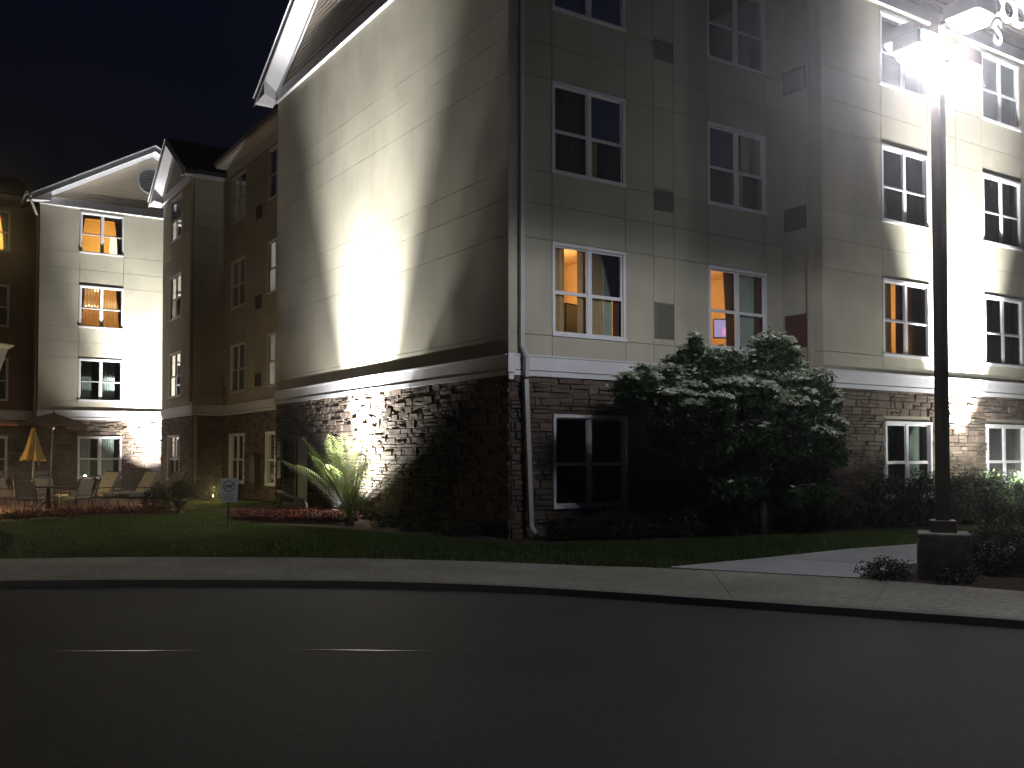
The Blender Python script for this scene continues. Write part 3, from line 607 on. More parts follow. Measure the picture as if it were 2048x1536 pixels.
mb = MB(); mb.hexa([(RX - .5, 12.4, 12.34), (RX - .5, BY1, 12.34), (RX + 6, BY1, 15), (RX + 6, 12.4, 15), (RX - .5, 12.4, 12.38), (RX - .5, BY1, 12.38), (RX + 6, BY1, 15.2), (RX + 6, 12.4, 15.2)]); mb.build('roof', 'roof', hb)
spout(hb, [(-.07, BY0 + .15, 11.9), (-.07, BY0 + .15, 3.5)], .09, 'siding'); spout(hb, [(.05, BY0 - .16, 2.95), (.05, BY0 - .16, .15)], .095, 'siding')
ST.emit(hb, 300)
print('stones', len(ST.L))

# ------------------------------------------------------------------ far wing facing the camera across the patio, with darker brown wing beside it
fb = empty('hotel_wing', (0, 0, 0), 'far beige hotel wing with a round gable vent, floodlit behind the patio', 'building')
DY = 28.6; D0, D1 = -4.33, 4.45; DW = [(-2.81, -1.08), (1.2, 2.95)]
wall(fb, 'B', DY, D0, D1, 0, 11.83, hol(DW), 'groove'); wall(fb, 'A', D0, DY, 30.2, 0, 11.83, [], 'stucco_brown')
panels(fb, 'B', DY, D0, D1, ZC, [-2.81, -1.08, 1.2, 2.95], hol(DW))
stD = ['grey', 'grey', 'lit_sheer', 'lit_swag']
for i, (a, b) in enumerate(DW):
    for j, (c, d) in enumerate(FL): window(fb, 'B', DY, a, b, c, d, stD[j] if i == 0 else 'black', j == 0)
roomlight('B', DY, -1.5, 8.2, 1.6, 110); roomlight('B', DY, -1.35, 10.6, 1.0, 150, (1, .74, .26))
S2 = Stones(); S2.add('B', DY, D0, D1, 0, 2.978, [(a, b, FL[0][0], FL[0][1]) for a, b in DW], 'D'); S2.emit(fb, 120)
band(fb, 'B', DY, D0 - .03, D1); gable(fb, 'B', DY, D0, D1, .58, over_d=.55, depth=8)
# round louvred vent
vm = MB(); c0 = ((D0 + D1) / 2 - .05, DY, 13.42); nn = 32; ringr = ((.58, .05), (.58, .09), (.50, .09), (.50, .05))
for k in range(nn):
    t0, t1 = 2 * math.pi * k / nn, 2 * math.pi * (k + 1) / nn
    for (ra, da), (rb, db) in zip(ringr, ringr[1:]):
        vm.q(*[(c0[0] + r * math.cos(t), c0[1] - d, c0[2] + r * math.sin(t)) for r, d, t in ((ra, da, t0), (ra, da, t1), (rb, db, t1), (rb, db, t0))])
vent = vm.build('gable_vent', 'fascia_dark', fb)
vb = MB(); vb.q(*[(c0[0] + .51 * math.cos(2 * math.pi * k / nn), DY - .045, c0[2] + .51 * math.sin(2 * math.pi * k / nn)) for k in range(nn)]); vb.build('vent_backing', 'signblack', vent)
for k in range(9):
    z = c0[2] - .44 + k * .11; hw = math.sqrt(max(.5 ** 2 - (z - c0[2]) ** 2, .001)) - .01
    vb = MB(); vb.hexa([(c0[0] - hw, DY - .05, z + .02), (c0[0] + hw, DY - .05, z + .02), (c0[0] + hw, DY - .085, z - .02), (c0[0] - hw, DY - .085, z - .02), (c0[0] - hw, DY - .05, z + .035), (c0[0] + hw, DY - .05, z + .035), (c0[0] + hw, DY - .085, z - .005), (c0[0] - hw, DY - .085, z - .005)]); vb.build('louver_slat', 'fascia_dark', vent)
mb = MB(); mb.tube([(D0 - .42, DY - .6, 12.0), (D0 - .42, DY - .5, 11.85), (D0 - .08, DY + .1, 11.3), (D0 - .08, DY + .1, .2)], .05, 8); mb.build('downspout', 'siding', fb)
mb = MB(); mb.box(D0 - .62, D0 - .5, DY - .62, 30, 11.98, 12.12); mb.build('gutter', 'trim', fb)
EY = 30.2; EW = [(-7.0, -5.25), (-11.2, -9.5)]
wall(fb, 'B', EY, -16, D0, 0, 11.83, hol(EW), 'groove')
panels(fb, 'B', EY, -16, D0, ZC, [-11.2, -9.5, -7.0, -5.25], hol(EW), 'stucco_brown')
for i, (a, b) in enumerate(EW):
    for j, (c, d) in enumerate(FL): window(fb, 'B', EY, a, b, c, d, 'lit_swag' if j == 3 else ('darkbrown' if j == 2 else 'dark'), j == 0)
roomlight('B', EY, -5.6, 11.0, 1.3, 150, (1, .72, .26))
band(fb, 'B', EY, -16, D0)
S3 = Stones(); S3.add('B', EY, -16, D0, 0, 2.978, [(a, b, FL[0][0], FL[0][1]) for a, b in EW], 'E'); S3.emit(fb, 0)
mb = MB(); lbox(mb, 'B', EY, -16, D0 - .1, 11.83, 12.15, 0, .08); mb.build('frieze_board', 'stucco_brown', fb)
mb = MB(); lbox(mb, 'B', EY, -16, D0 - .6, 12.16, 12.3, .0, .5); mb.build('gutter', 'trim', fb)
mb = MB(); mb.hexa([(-16, EY - .5, 12.3), (D0, EY - .5, 12.3), (D0, EY + 6, 14.5), (-16, EY + 6, 14.5), (-16, EY - .5, 12.36), (D0, EY - .5, 12.36), (D0, EY + 6, 14.7), (-16, EY + 6, 14.7)]); mb.build('roof', 'roof', fb)

# things inside lit rooms
t_ = empty('television', (5.5, 1.9, 4.3), 'glowing television seen through the orange-lit window above the flowering tree', 'television')
mb = MB(); mb.box(-.42, .42, -.03, .03, 0, .52); mb.build('casing', 'black', t_); mb = MB(); mb.q((-.39, -.033, .03), (.39, -.033, .03), (.39, -.033, .49), (-.39, -.033, .49)); mb.build('screen', 'tv', t_)
mb = MB(); mb.q((.02, -.035, .1), (.2, -.035, .06), (.25, -.035, .26), (.1, -.035, .32)); mb.build('screen_image', 'tvpink', t_)
for o in t_.children: o.matrix_parent_inverse = Matrix()
t_.location = (6.17, .75, 4.14); t_.rotation_euler = (0, 0, R_(-30)); t_.scale = (.42, 1, .85)
pc = empty('wall_picture', (1.55, 1.2, 4.2), 'grey framed picture of a figure glimpsed between the curtains of the left lit window', 'picture')
for nm, bx, m in (('picture_frame', (-.32, .32, -.02, .02, 0, .62), 'black'), ('canvas', (-.29, .29, -.028, -.022, .03, .59), 'picture')):
    mb = MB(); mb.box(*bx); o = mb.build(nm, m, pc); o.matrix_parent_inverse = Matrix()
mb = MB(); mb.lathe((0, -.03, 0), [(.001, .5), (.06, .48), (.075, .42), (.05, .35), (.13, .30), (.16, .18), (.17, .05), (.001, .04)], 14); o = mb.build('painted_figure', 'greyman', pc); o.matrix_parent_inverse = Matrix(); o.scale = (1, .1, 1)
pc.location = (1.94, .6, 3.90); pc.rotation_euler = (0, 0, R_(14))
fl = empty('floor_lamp', (-1.35, DY + .7, 9.98), 'bright lit lamp in the right half of the top amber window of the far wing', 'lamp')
mb = MB(); mb.lathe((0, 0, 0), [(.16, 0), (.17, .3), (.15, .9)], 16); o = mb.build('lamp_shade', 'whiteglow', fl); o.matrix_parent_inverse = Matrix()
mb = MB(); mb.tube([(0, 0, -.5), (0, 0, 0)], .02, 8); mb.lathe((0, 0, -.5), [(.001, .03), (.15, .02), (.15, 0)], 16); o = mb.build('lamp_stand', 'iron', fl); o.matrix_parent_inverse = Matrix()
ch = empty('reflection_bulbs', (-2.25, DY + .12, 7.75), 'added glowing bulbs imitating reflected lights in the third floor amber window of the far wing', 'reflection_bulbs')  # bulbs added in place of lights reflected in the pane
for k in range(6):
    mb = MB(); mb.lathe((-.28 + k * .11, 0, .05 if k % 2 else .02), [(.001, .045), (.03, .03), (.03, -.02), (.001, -.04)], 8); o = mb.build('bulb', 'bulb', ch); o.matrix_parent_inverse = Matrix()
for k in range(2):
    mb = MB(); mb.lathe((.08 + k * .1, 0, .72), [(.001, .06), (.022, .04), (.022, -.05), (.001, -.06)], 8); o = mb.build('bulb', 'bulb', ch); o.matrix_parent_inverse = Matrix()
mb = MB(); mb.box(-.32, .32, -.01, .01, -.045, -.02); mb.tube([(0, 0, -.02), (0, 0, .9)], .008, 6); o = mb.build('bulb_bar', 'iron', ch); o.matrix_parent_inverse = Matrix()

# ------------------------------------------------------------------ lit letters on the right-hand gable
def letter(ch_, s, z, lab):
    r = empty('sign_letter', (s, CY - .06, z), lab, 'sign letter', 'lit letters on the right-hand gable')
    cu = bpy.data.curves.new('letter_shape', 'FONT'); cu.body = ch_; cu.size = .88; cu.extrude = .05; cu.offset = .018; cu.align_x = 'CENTER'
    t = bpy.data.objects.new('tmp', cu); COL.objects.link(t); dg = bpy.context.evaluated_depsgraph_get(); dg.update()
    me = bpy.data.meshes.new_from_object(t.evaluated_get(dg)); bpy.data.objects.remove(t); me.materials.clear(); me.materials.append(M['letterside']); 
    o = obj('letter_can', me, r, (0, 0, 0), (R_(90), 0, 0))
    cu2 = cu.copy(); cu2.extrude = 0; t = bpy.data.objects.new('tmp', cu2); COL.objects.link(t); dg.update(); me2 = bpy.data.meshes.new_from_object(t.evaluated_get(bpy.context.evaluated_depsgraph_get())); bpy.data.objects.remove(t)
    me2.materials.clear(); me2.materials.append(M['letter']); obj('letter_face', me2, r, (0, -.053, 0), (R_(90), 0, 0))
    return r
letter('O', 14.05, 12.74, 'leftmost lit letter O of the upper sign row on the gable'); letter('O', 14.62, 12.74, 'lit letter O just left of the letter D on the gable sign')
letter('D', 15.20, 12.74, 'lit letter D at the right end of the upper sign row'); letter('S', 14.10, 12.02, 'lit letter S below the two letters O on the gable sign')

# ------------------------------------------------------------------ lamp post
LX, LY = 1.44, -7.6
lp = empty('lamp_post', (LX, LY, 0), 'tall dark parking lot lamp post with two glaring heads and two added above them on a round concrete pier', 'lamp post')
def part(mb, name, m, par, **kw):
    o = mb.build(name, m, par, **kw); o.matrix_parent_inverse = Matrix(); return o
part(MB().box(-.295, .295, -.295, .295, -.1, .572), 'concrete_pier', 'concrete', lp, bevel=.022).rotation_euler = (0, 0, R_(36))
part(MB().box(-.15, .15, -.15, .15, .574, .72), 'base_cover', 'pole', lp, bevel=.012).rotation_euler = (0, 0, R_(36))
part(MB().box(-.0625, .0625, -.0625, .0625, .72, 6.62), 'pole', 'pole', lp, bevel=.008)
part(MB().box(-.068, -.0628, -.04, .04, .95, 1.15), 'hand_hole_cover', 'pole', lp)
part(MB().box(-.055, .055, -.055, .055, 6.60, 7.02), 'pole_top', 'pole', lp, bevel=.008)
for (ax, ay, zz) in ((-1, 0, 6.42), (1, 0, 6.42), (0, -1, 6.78), (0, 1, 6.78)):  # upper pair of heads guessed, added to enlarge the glare
    def bxr(mb, r0, r1, w, z0, z1):
        return mb.box(ax * r0 - abs(ay) * w, ax * r1 + abs(ay) * w, ay * r0 - abs(ax) * w, ay * r1 + abs(ax) * w, z0, z1)
    part(bxr(MB(), .064, .20, .028, zz + .10, zz + .16), 'arm', 'pole', lp)
    h = part(bxr(MB(), .202, .66, .20, zz + .06, zz + .24), 'lamp_head', 'pole', lp, bevel=.02)
    m = MB(); cxr, cyr = ax * .43, ay * .43
    m.hexa([(cxr + sx * .15, cyr + sy * .15, zz - .05) for sx, sy in ((-1, -1), (1, -1), (1, 1), (-1, 1))] + [(cxr + sx * .19, cyr + sy * .19, zz + .059) for sx, sy in ((-1, -1), (1, -1), (1, 1), (-1, 1))])
    o = m.build('lens', 'lens', h); o.matrix_parent_inverse = Matrix()
def lampnodes(l, pts):
    l.use_nodes = True; n = l.node_tree.nodes; k = l.node_tree.links; e = n['Emission']
    g = n.new('ShaderNodeNewGeometry'); sp_ = n.new('ShaderNodeSeparateXYZ'); k.new(g.outputs['Incoming'], sp_.inputs[0])
    ab = n.new('ShaderNodeMath'); ab.operation = 'ABSOLUTE'; k.new(sp_.outputs[2], ab.inputs[0])
    cr = n.new('ShaderNodeFloatCurve'); c = cr.mapping.curves[0]
    c.points[0].location = pts[0]; c.points[1].location = pts[-1]
    for p in pts[1:-1]: c.points.new(*p)
    cr.mapping.update(); k.new(ab.outputs[0], cr.inputs['Value']); k.new(cr.outputs[0], e.inputs['Strength'])
for sg in (-1, 1):
    l = bpy.data.lights.new('lamp_head_light', 'SPOT'); l.energy = 500; l.color = (.95, .96, 1); l.shadow_soft_size = .10; l.spot_size = R_(178); l.spot_blend = .06
    lampnodes(l, [(0, 0), (.05, .10), (.12, .45), (.23, .95), (.36, .95), (.5, .36), (.85, .05), (1, .03)])
    o = bpy.data.objects.new('lamp_head_light', l); COL.objects.link(o); o.location = (LX + sg * .43, LY, 6.30)

# ------------------------------------------------------------------ flood lights
def flood(loc, target, Wc, Ww, label, half=27, col=(1, .985, .94), wide=52, bl=1.):
    r = empty('flood_light', loc, label, 'flood light', 'ground flood lights washing the walls'); d = (Vector(target) - Vector(loc)).normalized()
    part(MB().tube([(0, 0, -.02), (0, 0, .14)], .022, 8), 'stake', 'black', r)
    c = Vector((0, 0, .15)); part(MB().tube([c - d * .10, c - d * .06, c + d * .10], [.05, .085, .10], 16, cap=True), 'lamp_housing', 'black', r, smooth=False)
    q = d.to_track_quat('Z', 'Y'); m = MB(); pts = [tuple(c + d * .104 + (q @ Vector((.088 * math.cos(a), .088 * math.sin(a), 0)))) for a in [2 * math.pi * k / 20 for k in range(20)]]; m.q(*pts); part(m, 'lens', 'floodlens', r)
    for W_, hf, b in ((Wc, half, bl), (Ww, wide, 1.)):
        if not W_: continue
        l = bpy.data.lights.new('flood_beam', 'SPOT'); l.energy = W_; l.spot_size = R_(2 * hf); l.spot_blend = b; l.shadow_soft_size = .05; l.color = col
        o = bpy.data.objects.new('flood_beam', l); COL.objects.link(o); o.location = Vector(loc) + c + d * .13; o.rotation_euler = (-d).to_track_quat('Z', 'Y').to_euler()
flood((-.8, 6.1, 0), (0, 6.1, 4.6), 47000, 5800, 'ground flood light washing up the blank gable wall behind the palm', wide=66)
flood((12.3, -2.25, .45), (12.25, CY, 4.9), 56000, 900, 'flood light among the bright shrubs at the right edge', half=25.5)
l = bpy.data.lights.new('shrub_fill_light', 'POINT'); l.energy = 700; l.shadow_soft_size = .08; l.color = (1, 1, .9); o = bpy.data.objects.new('shrub_fill_light', l); COL.objects.link(o); o.location = (11.75, -2.86, 1.0)  # added point light, off the fixture, that brightens the shrubs
flood((.05, 27.3, .1), (.1, DY, 4.8), 44000, 6500, 'flood light at the foot of the far wing between its windows')

# ------------------------------------------------------------------ flowering tree
def tree():
    r = empty('dogwood_tree', (4.43, -2, 0), 'spreading dogwood tree covered in layers of white flowers beside the lit window', 'tree')
    o0 = Vector((4.43, -2, 0))
    pads = [(1.42,-1.90,2.80,.50),(2.63,-2.0,3.50,.30),(2.21,-1.60,3.10,.50),(1.83,-2.40,2.66,.50),(3.43,-1.80,3.22,.62),(4.53,-2.00,3.46,.72),(5.46,-1.70,3.22,.58),(5.95,-2.10,2.85,.48),(3.24,-2.80,2.80,.70),(2.12,-3.00,2.36,.50),(3.90,-2.90,2.46,.66),(5.55,-2.40,2.10,.56),(4.59,-2.90,1.88,.60),(3.20,-2.60,1.93,.66),(3.00,-1.80,2.07,.6),(4.69,-2.20,1.48,.62),(5.80,-2.00,1.42,.5),(3.97,-1.80,1.43,.6),(2.82,-1.40,2.08,.6),(4.9,-2.7,2.9,.6),(4.2,-1.2,2.5,.7),(5.2,-1.3,2.4,.7),(5.0,-2.6,1.0,.55),(3.5,-2.2,1.15,.6),(6.1,-2.2,1.7,.45),(2.6,-2.4,1.7,.5)]
    big = pads; pads = []
    for (x, y, z, rr) in big:
        for k in range(4):
            a = k * 1.57 + random.uniform(-.5, .5); pads.append((x + math.cos(a) * rr * .62, y + math.sin(a) * rr * .5, z + random.uniform(-.17, .14), rr * random.uniform(.38, .62)))
    tb = MB(); tb.tube([Vector((0, 0, -.05)), Vector((.02, 0, .5)), Vector((-.03, .02, 1.0)), Vector((-.15, 0, 1.5)), Vector((-.3, 0, 2.1)), Vector((-.45, .05, 2.8))], [.085, .07, .062, .055, .04, .02], 10)
    part(tb, 'trunk', 'bark', r, smooth=True); lb = MB()
    for (x, y, z, rr) in pads:
        e = Vector((x, y, z)) - o0; st = Vector((-.1, 0, min(max(.9, z * .55), 1.9))); mid = st.lerp(e, .5) + Vector((0, 0, .12)); lb.tube([st, mid, e], [.04, .024, .01], 6)
        for _ in range(3):
            a = random.random() * 6.28; q = e + Vector((math.cos(a) * rr * .8, math.sin(a) * rr * .6, random.uniform(-.1, .12))); lb.tube([mid.lerp(e, .6), q], [.012, .004], 4)
    part(lb, 'limb', 'bark', r); LV = []; FV = []
    for (x, y, z, rr) in pads:
        c = np.array((x, y, z)) - np.array(o0); n = int(3000 * rr)
        p = ell(n, c - np.array((0, 0, .12)), (rr * 1.05, rr * .85, rr * .95), .2, -1, .2); LV.append(leaves(p, np.full(n, .082), 1.8, droop=.6))
        p = ell(int(n * .35), c - np.array((0, 0, .05)), (rr * 1.1, rr * .9, rr * .2), .3, -.3, .2); LV.append(leaves(p, np.full(len(p), .10), 1.8, up=1))
        # bract clusters carried on top of each layer
        nf = int(330 * rr * (1.2 if z > 2.2 else .40)) if z > 1.6 else 3
        d = rng.normal(size=(nf, 3)); d /= np.linalg.norm(d, axis=1)[:, None]; d[:, 2] = np.abs(d[:, 2]) * (.55 if z > 2 else .8)
        pf = c + d * np.array((rr * 1.05, rr * .88, rr * .85)) * rng.uniform(.8, 1.12, nf)[:, None] + np.array((0, 0, .02))
        keep = (np.sin(pf[:, 0] * 9 + z * 3) + np.sin(pf[:, 1] * 8 + 1) + rng.normal(0, .6, nf)) > -.75; pf = pf[keep]
        for k, q in enumerate(pf):
            nrm = np.array((rng.normal(0, .3), rng.normal(0, .3) - .25, 1.)); nrm /= np.linalg.norm(nrm); u = np.cross(nrm, (1, .3, 0)); u /= np.linalg.norm(u); v = np.cross(nrm, u); s = rng.uniform(.04, .062); th = rng.uniform(0, 1.5)
            for w in range(4):
                a = th + w * math.pi / 2; e1 = u * math.cos(a) + v * math.sin(a); e2 = -u * math.sin(a) + v * math.cos(a)
                FV += [q, q + e1 * s * .55 + e2 * s * .42 + nrm * .008, q + e1 * s * 1.15 + nrm * rng.uniform(-.01, .012), q + e1 * s * .55 - e2 * s * .42 + nrm * .008]
    dc = np.array((3.9, -2.05, 2.2)) - np.array(o0)
    p = ell(13000, dc, (2.45, 1.05, 1.12), .72, -.8, .13); LV.append(leaves(p, np.full(len(p), .082), 1.8, droop=.5))
    pf = ell(2600, dc + np.array((0, 0, .03)), (2.5, 1.08, 1.16), .97, .28, .13); keep = (np.sin(pf[:, 0] * 7) + np.sin(pf[:, 1] * 9 + pf[:, 2] * 5) + rng.normal(0, .5, len(pf))) > .2; pf = pf[keep]
    LV2 = leaves(pf, np.full(len(pf), .115), 1.3, up=1); FV = [tuple(v) for v in FV] + [tuple(v) for v in LV2]
    a = npmesh('foliage', np.concatenate(LV), 4, 'leaf', r); a['kind'] = 'stuff'
    a = npmesh('white_flowers', np.array(FV), 4, 'flower', r); a['kind'] = 'stuff'
tree()

# ------------------------------------------------------------------ shrubs
def shrub(name, c, r, n, size, m, label, group=None, cat='shrub', lump=.12, droop=None, elong=1.9, stems=5):
    e = empty(name, (c[0], c[1], 0), label, cat, group); cz = c[2]
    p = ell(n, (0, 0, cz), r, .55, -.9, lump); p[:, 2] = np.maximum(p[:, 2], .02)
    f = npmesh('foliage', leaves(p, np.full(n, size), elong, droop), 4, m, e); f['kind'] = 'stuff'
    sb = MB()
    for k in range(stems):
        a = random.random() * 6.28; sb.tube([(0.02 * math.cos(a), .02 * math.sin(a), 0), (r[0] * .5 * math.cos(a), r[1] * .5 * math.sin(a), cz + r[2] * .4)], [.015, .006], 5)
    part(sb, 'stem', 'bark', e); return e
hl = ['dark rounded shrub at the foot of the corner downspout', 'low dark shrub under the left ground floor window', 'dark mound shrub below the right half of the left ground floor window', 'dark rounded shrub left of the dogwood trunk', 'dark rounded shrub at the foot of the dogwood trunk', 'dark rounded shrub right of the dogwood trunk', 'dark shrub in the inner wall corner behind the dogwood']
for k, (x, y, rr, h) in enumerate([(.80, -.80, .55, .42), (1.65, -1.15, .72, .52), (2.75, -1.35, .75, .60), (3.75, -1.6, .76, .68), (4.8, -1.6, .76, .70), (5.75, -1.7, .76, .72), (6.75, -1.9, .7, .68)]):
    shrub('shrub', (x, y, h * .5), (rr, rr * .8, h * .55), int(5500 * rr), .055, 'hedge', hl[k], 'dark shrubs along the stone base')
hl = ['dark tall shrub left of the right-hand ground floor window', 'dark hedge shrub under the right-hand ground floor window', 'dark hedge shrub just left of the lamp pole', 'hedge shrub just right of the lamp pole', 'hedge shrub brushed by green light right of the pole', 'low hedge shrub in front of the bright shrubs']
for k, (x, y, rr, h) in enumerate([(8.0, -2.2, .8, .92), (9.2, -2.4, .8, 1.02), (10.3, -2.55, .75, 1.04), (11.1, -3.0, .7, 1.0), (11.9, -3.25, .6, .8), (12.9, -3.5, .7, .62)]):
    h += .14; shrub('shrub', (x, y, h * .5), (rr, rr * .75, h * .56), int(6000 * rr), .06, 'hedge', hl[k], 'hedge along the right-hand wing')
for k, (x, y, h, lab) in enumerate([(11.2, -2.45, 1.12, 'bright leafy shrub glowing green left of the flood light'), (11.6, -3.0, 1.06, 'brightest shrub lit white-green at the right edge'), (11.0, -1.9, 1.0, 'dim leafy shrub against the floodlit stone wall')]):
    shrub('leafy_shrub', (x, y, h * .5), (.5, .45, h * .54), 1000, .15, 'hosta', lab, 'bright leafy shrubs at the right edge', droop=-.6, elong=2.6)
hl = ['near dark hedge plant right of the concrete pier', 'near dark hedge plant second from the concrete pier', 'near dark hedge plant at the right edge', 'near dark hedge plant beyond the right edge']
for k, (x, y) in enumerate([(2.45, -7.75), (3.1, -8.2), (3.9, -8.6), (4.7, -9.1)]):
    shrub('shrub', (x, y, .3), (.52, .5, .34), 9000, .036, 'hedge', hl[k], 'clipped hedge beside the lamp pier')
shrub('juniper', (.78, -7.25, .10), (.34, .30, .16), 1500, .055, 'junip', 'small spiky low shrub on the walk at left of the concrete pier', lump=.3, droop=-.5, elong=4)
shrub('juniper', (1.15, -7.95, .08), (.38, .25, .12), 1200, .05, 'junip', 'flat dark juniper spreading in front of the concrete pier', lump=.3, droop=-.3, elong=4)
shrub('shrub', (-8.15, 2.35, .18), (.38, .35, .24), 1600, .045, 'hedge', 'small dark mound shrub on the lawn at the left edge')
for k, (x, y, lab) in enumerate([(-1.3, 18.6, 'dark clipped shrub just right of the urn plant'), (-.35, 19.2, 'dark clipped shrub under the bay window'), (.5, 19.0, 'dark clipped shrub left of the dog sign'), (-2.0, 18.9, 'dark clipped shrub behind the urn plant')]):
    shrub('shrub', (x, y, .28), (.6, .5, .34), 1500, .06, 'hedge', lab, 'dark shrubs below the recessed wall')
shrub('shrub', (-3.35, 12.3, .3), (.42, .4, .36), 1500, .06, 'hedge', 'dark leafy shrub at the right end of the patio chairs')
up = empty('urn_planter', (-3.2, 10.5, 0), 'dark rounded plant standing in a low urn at the lawn edge', 'planter')
part(MB().lathe((0, 0, 0), [(.001, 0), (.13, 0), (.10, .05), (.06, .12), (.08, .18), (.20, .34), (.22, .38), (.18, .38), (.001, .34)], 20), 'urn', 'iron', up, smooth=True)
f = npmesh('foliage', leaves(ell(1500, (0, 0, .62), (.27, .27, .27), .5, -1, .12), np.full(1500, .06)), 4, 'hedge', up); f['kind'] = 'stuff'
# red flower beds
def flowers(c, r, n, label, ang=0):
    e = empty('flower_plant', (c[0], c[1], 0), label, 'flowering plant', 'low red begonias edging the beds')
    p = ell(n, (0, 0, .10), (r, r * .9, .17), .4, -.2, .2); f = npmesh('foliage', leaves(p, np.full(n, .055), 1.4), 4, 'redleaf', e); f['kind'] = 'stuff'
    p = ell(n // 3, (0, 0, .14), (r, r * .9, .18), .8, .1, .2); f = npmesh('blossoms', leaves(p, np.full(len(p), .04), 1.1, up=1), 4, 'redflower', e); f['kind'] = 'stuff'
fp = [(-2.62, 6.9), (-2.30, 6.55), (-2.05, 6.95), (-1.95, 6.15), (-1.62, 6.5), (-1.65, 5.75), (-1.3, 6.1), (-1.32, 5.35), (-1.05, 5.7), (-1.0, 5.0), (-2.55, 7.5)]
where = ['red begonia at the left tip of the bed by the handrail', 'red begonia second from the left tip of the handrail bed', 'red begonia in the back row nearest the handrail foot', 'red begonia in the middle of the front row by the handrail bed', 'red begonia behind the middle of the front row', 'red begonia in the front row left of the palm', 'red begonia under the left palm fronds', 'red begonia in front of the palm stem', 'red begonia beside the palm stem', 'red begonia at the right end of the palm bed', 'red begonia at the back left of the handrail bed']
for k, (x, y) in enumerate(fp): flowers((x, y), random.uniform(.27, .36), 700, where[k])
fp = [(-7.6, 9.9), (-7.1, 10.1), (-6.6, 10.3), (-6.1, 10.5), (-5.6, 10.7), (-5.1, 10.8), (-4.6, 10.8), (-4.1, 10.7), (-3.65, 10.6), (-6.9, 9.75), (-5.9, 10.15)]
where = ['red begonia at the left edge before the patio', 'red begonia second from the left before the patio', 'red begonia below the closed yellow umbrella', 'red begonia left of the patio table base', 'red begonia straight in front of the patio table', 'red begonia right of the patio table base', 'red begonia in front of the cream lounge seat', 'red begonia in front of the right lounge chairs', 'red begonia just left of the urn planter', 'red begonia on the lawn side at far left', 'red begonia on the lawn side before the table']
for k, (x, y) in enumerate(fp): flowers((x, y), random.uniform(.26, .34), 420, where[k])
# low dark plants in the bed at the foot of the gable wall
for k, (x, y, lab) in enumerate([(-.55, 3.6, 'low dark plant right of the palm at the gable wall'), (-.6, 2.3, 'low dark plant at the middle of the dark wall foot'), (-.55, 1.0, 'low dark plant near the stone corner')]):
    shrub('ground_plant', (x, y, .12), (.5, .55, .2), 1200, .05, 'hedge', lab, 'low plants along the foot of the gable wall', cat='plant')

def palm(c, hgt, n, lab, m='palm', spread=1.0, seed=1):
    rr = random.Random(seed); e = empty('palm', (c[0], c[1], 0), lab, 'palm'); sb = MB()
    part(MB().lathe((0, 0, 0), [(.11, 0), (.10, .12), (.05, .22), (.001, .24)], 12), 'crown_base', 'bark', e)
    for k in range(n):
        az = 2 * math.pi * k / n + rr.uniform(-.2, .2); el = rr.uniform(.75, 1.4); Ln = hgt * rr.uniform(.8, 1.1); pts = []; d = Vector((math.cos(az) * math.cos(el), math.sin(az) * math.cos(el), math.sin(el))); p = Vector((0, 0, .15)); N = 16; mb = MB(); st = MB()
        for i in range(N + 1):
            pts.append(p.copy()); dd = d.copy(); dd.z -= .55 * spread * (i / N) ** 1.6; dd.normalize(); p = p + dd * Ln / N
        st.tube(pts, [.012 * (1 - .75 * i / N) for i in range(N + 1)], 5)
        V = []
        for i in range(4, N + 1):
            for h in (0, .5):
                if i == N and h: continue
                q = pts[i].lerp(pts[min(i + 1, N)], h); tg = (pts[min(i + 1, N)] - pts[i - 1]).normalized(); side = tg.cross(Vector((0, 0, 1))).normalized(); t = (i + h) / N; ll = .34 * hgt / 1.6 * math.sin(math.pi * min(1, max(.12, (t - .18) / .85))) + .05
                for sg in (-1, 1):
                    dr = (side * sg * .75 + tg * .75 + Vector((0, 0, .12))).normalized(); w = tg.cross(dr).cross(dr).normalized() * .0075
                    tip = q + dr * ll - Vector((0, 0, ll * .22)); V += [q - w, q + dr * ll * .5 - w * 1.3, tip, q + dr * ll * .5 + w * 1.3]
        o = part(st, 'frond', 'palm', e); f = npmesh('leaflets', np.array([tuple(v) for v in V]), 4, m, o)
palm((-1.15, 4.5), 1.85, 26, 'feathery palm glowing green in front of the floodlit stone wall', seed=4, spread=.8)
palm((-8.2, 12.6), 1.7, 12, 'large palm at the left edge of the patio', seed=9, spread=1.1)

# ------------------------------------------------------------------ dog sign, handrail
sg_ = empty('dog_sign', (-3.48, 5.48, 0), 'small white sign with a dog in a ring on a green post in the lawn', 'sign')
part(MB().box(-.025, .025, .005, .03, -.1, 1.0), 'post', 'greenpost', sg_); pz = .53
b0 = MB(); R0 = .035; hw, z0, z1 = .18, pz, pz + .51; pts = []
for (cx_, cz_, a0) in ((hw - R0, z1 - R0, 0), (-hw + R0, z1 - R0, 90), (-hw + R0, z0 + R0, 180), (hw - R0, z0 + R0, 270)):
    for k in range(6): a = R_(a0 + 18 * k); pts.append((cx_ + R0 * math.cos(a), cz_ + R0 * math.sin(a)))
m_ = len(pts); b0.v = [(x, 0, z) for x, z in pts] + [(x, -.006, z) for x, z in pts]; b0.f = [tuple(range(m_)), tuple(range(m_, 2 * m_))] + [(k, (k + 1) % m_, m_ + (k + 1) % m_, m_ + k) for k in range(m_)]
bd = part(b0, 'sign_board', 'signwhite', sg_)
rg = MB(); N = 32; cz = pz + .335
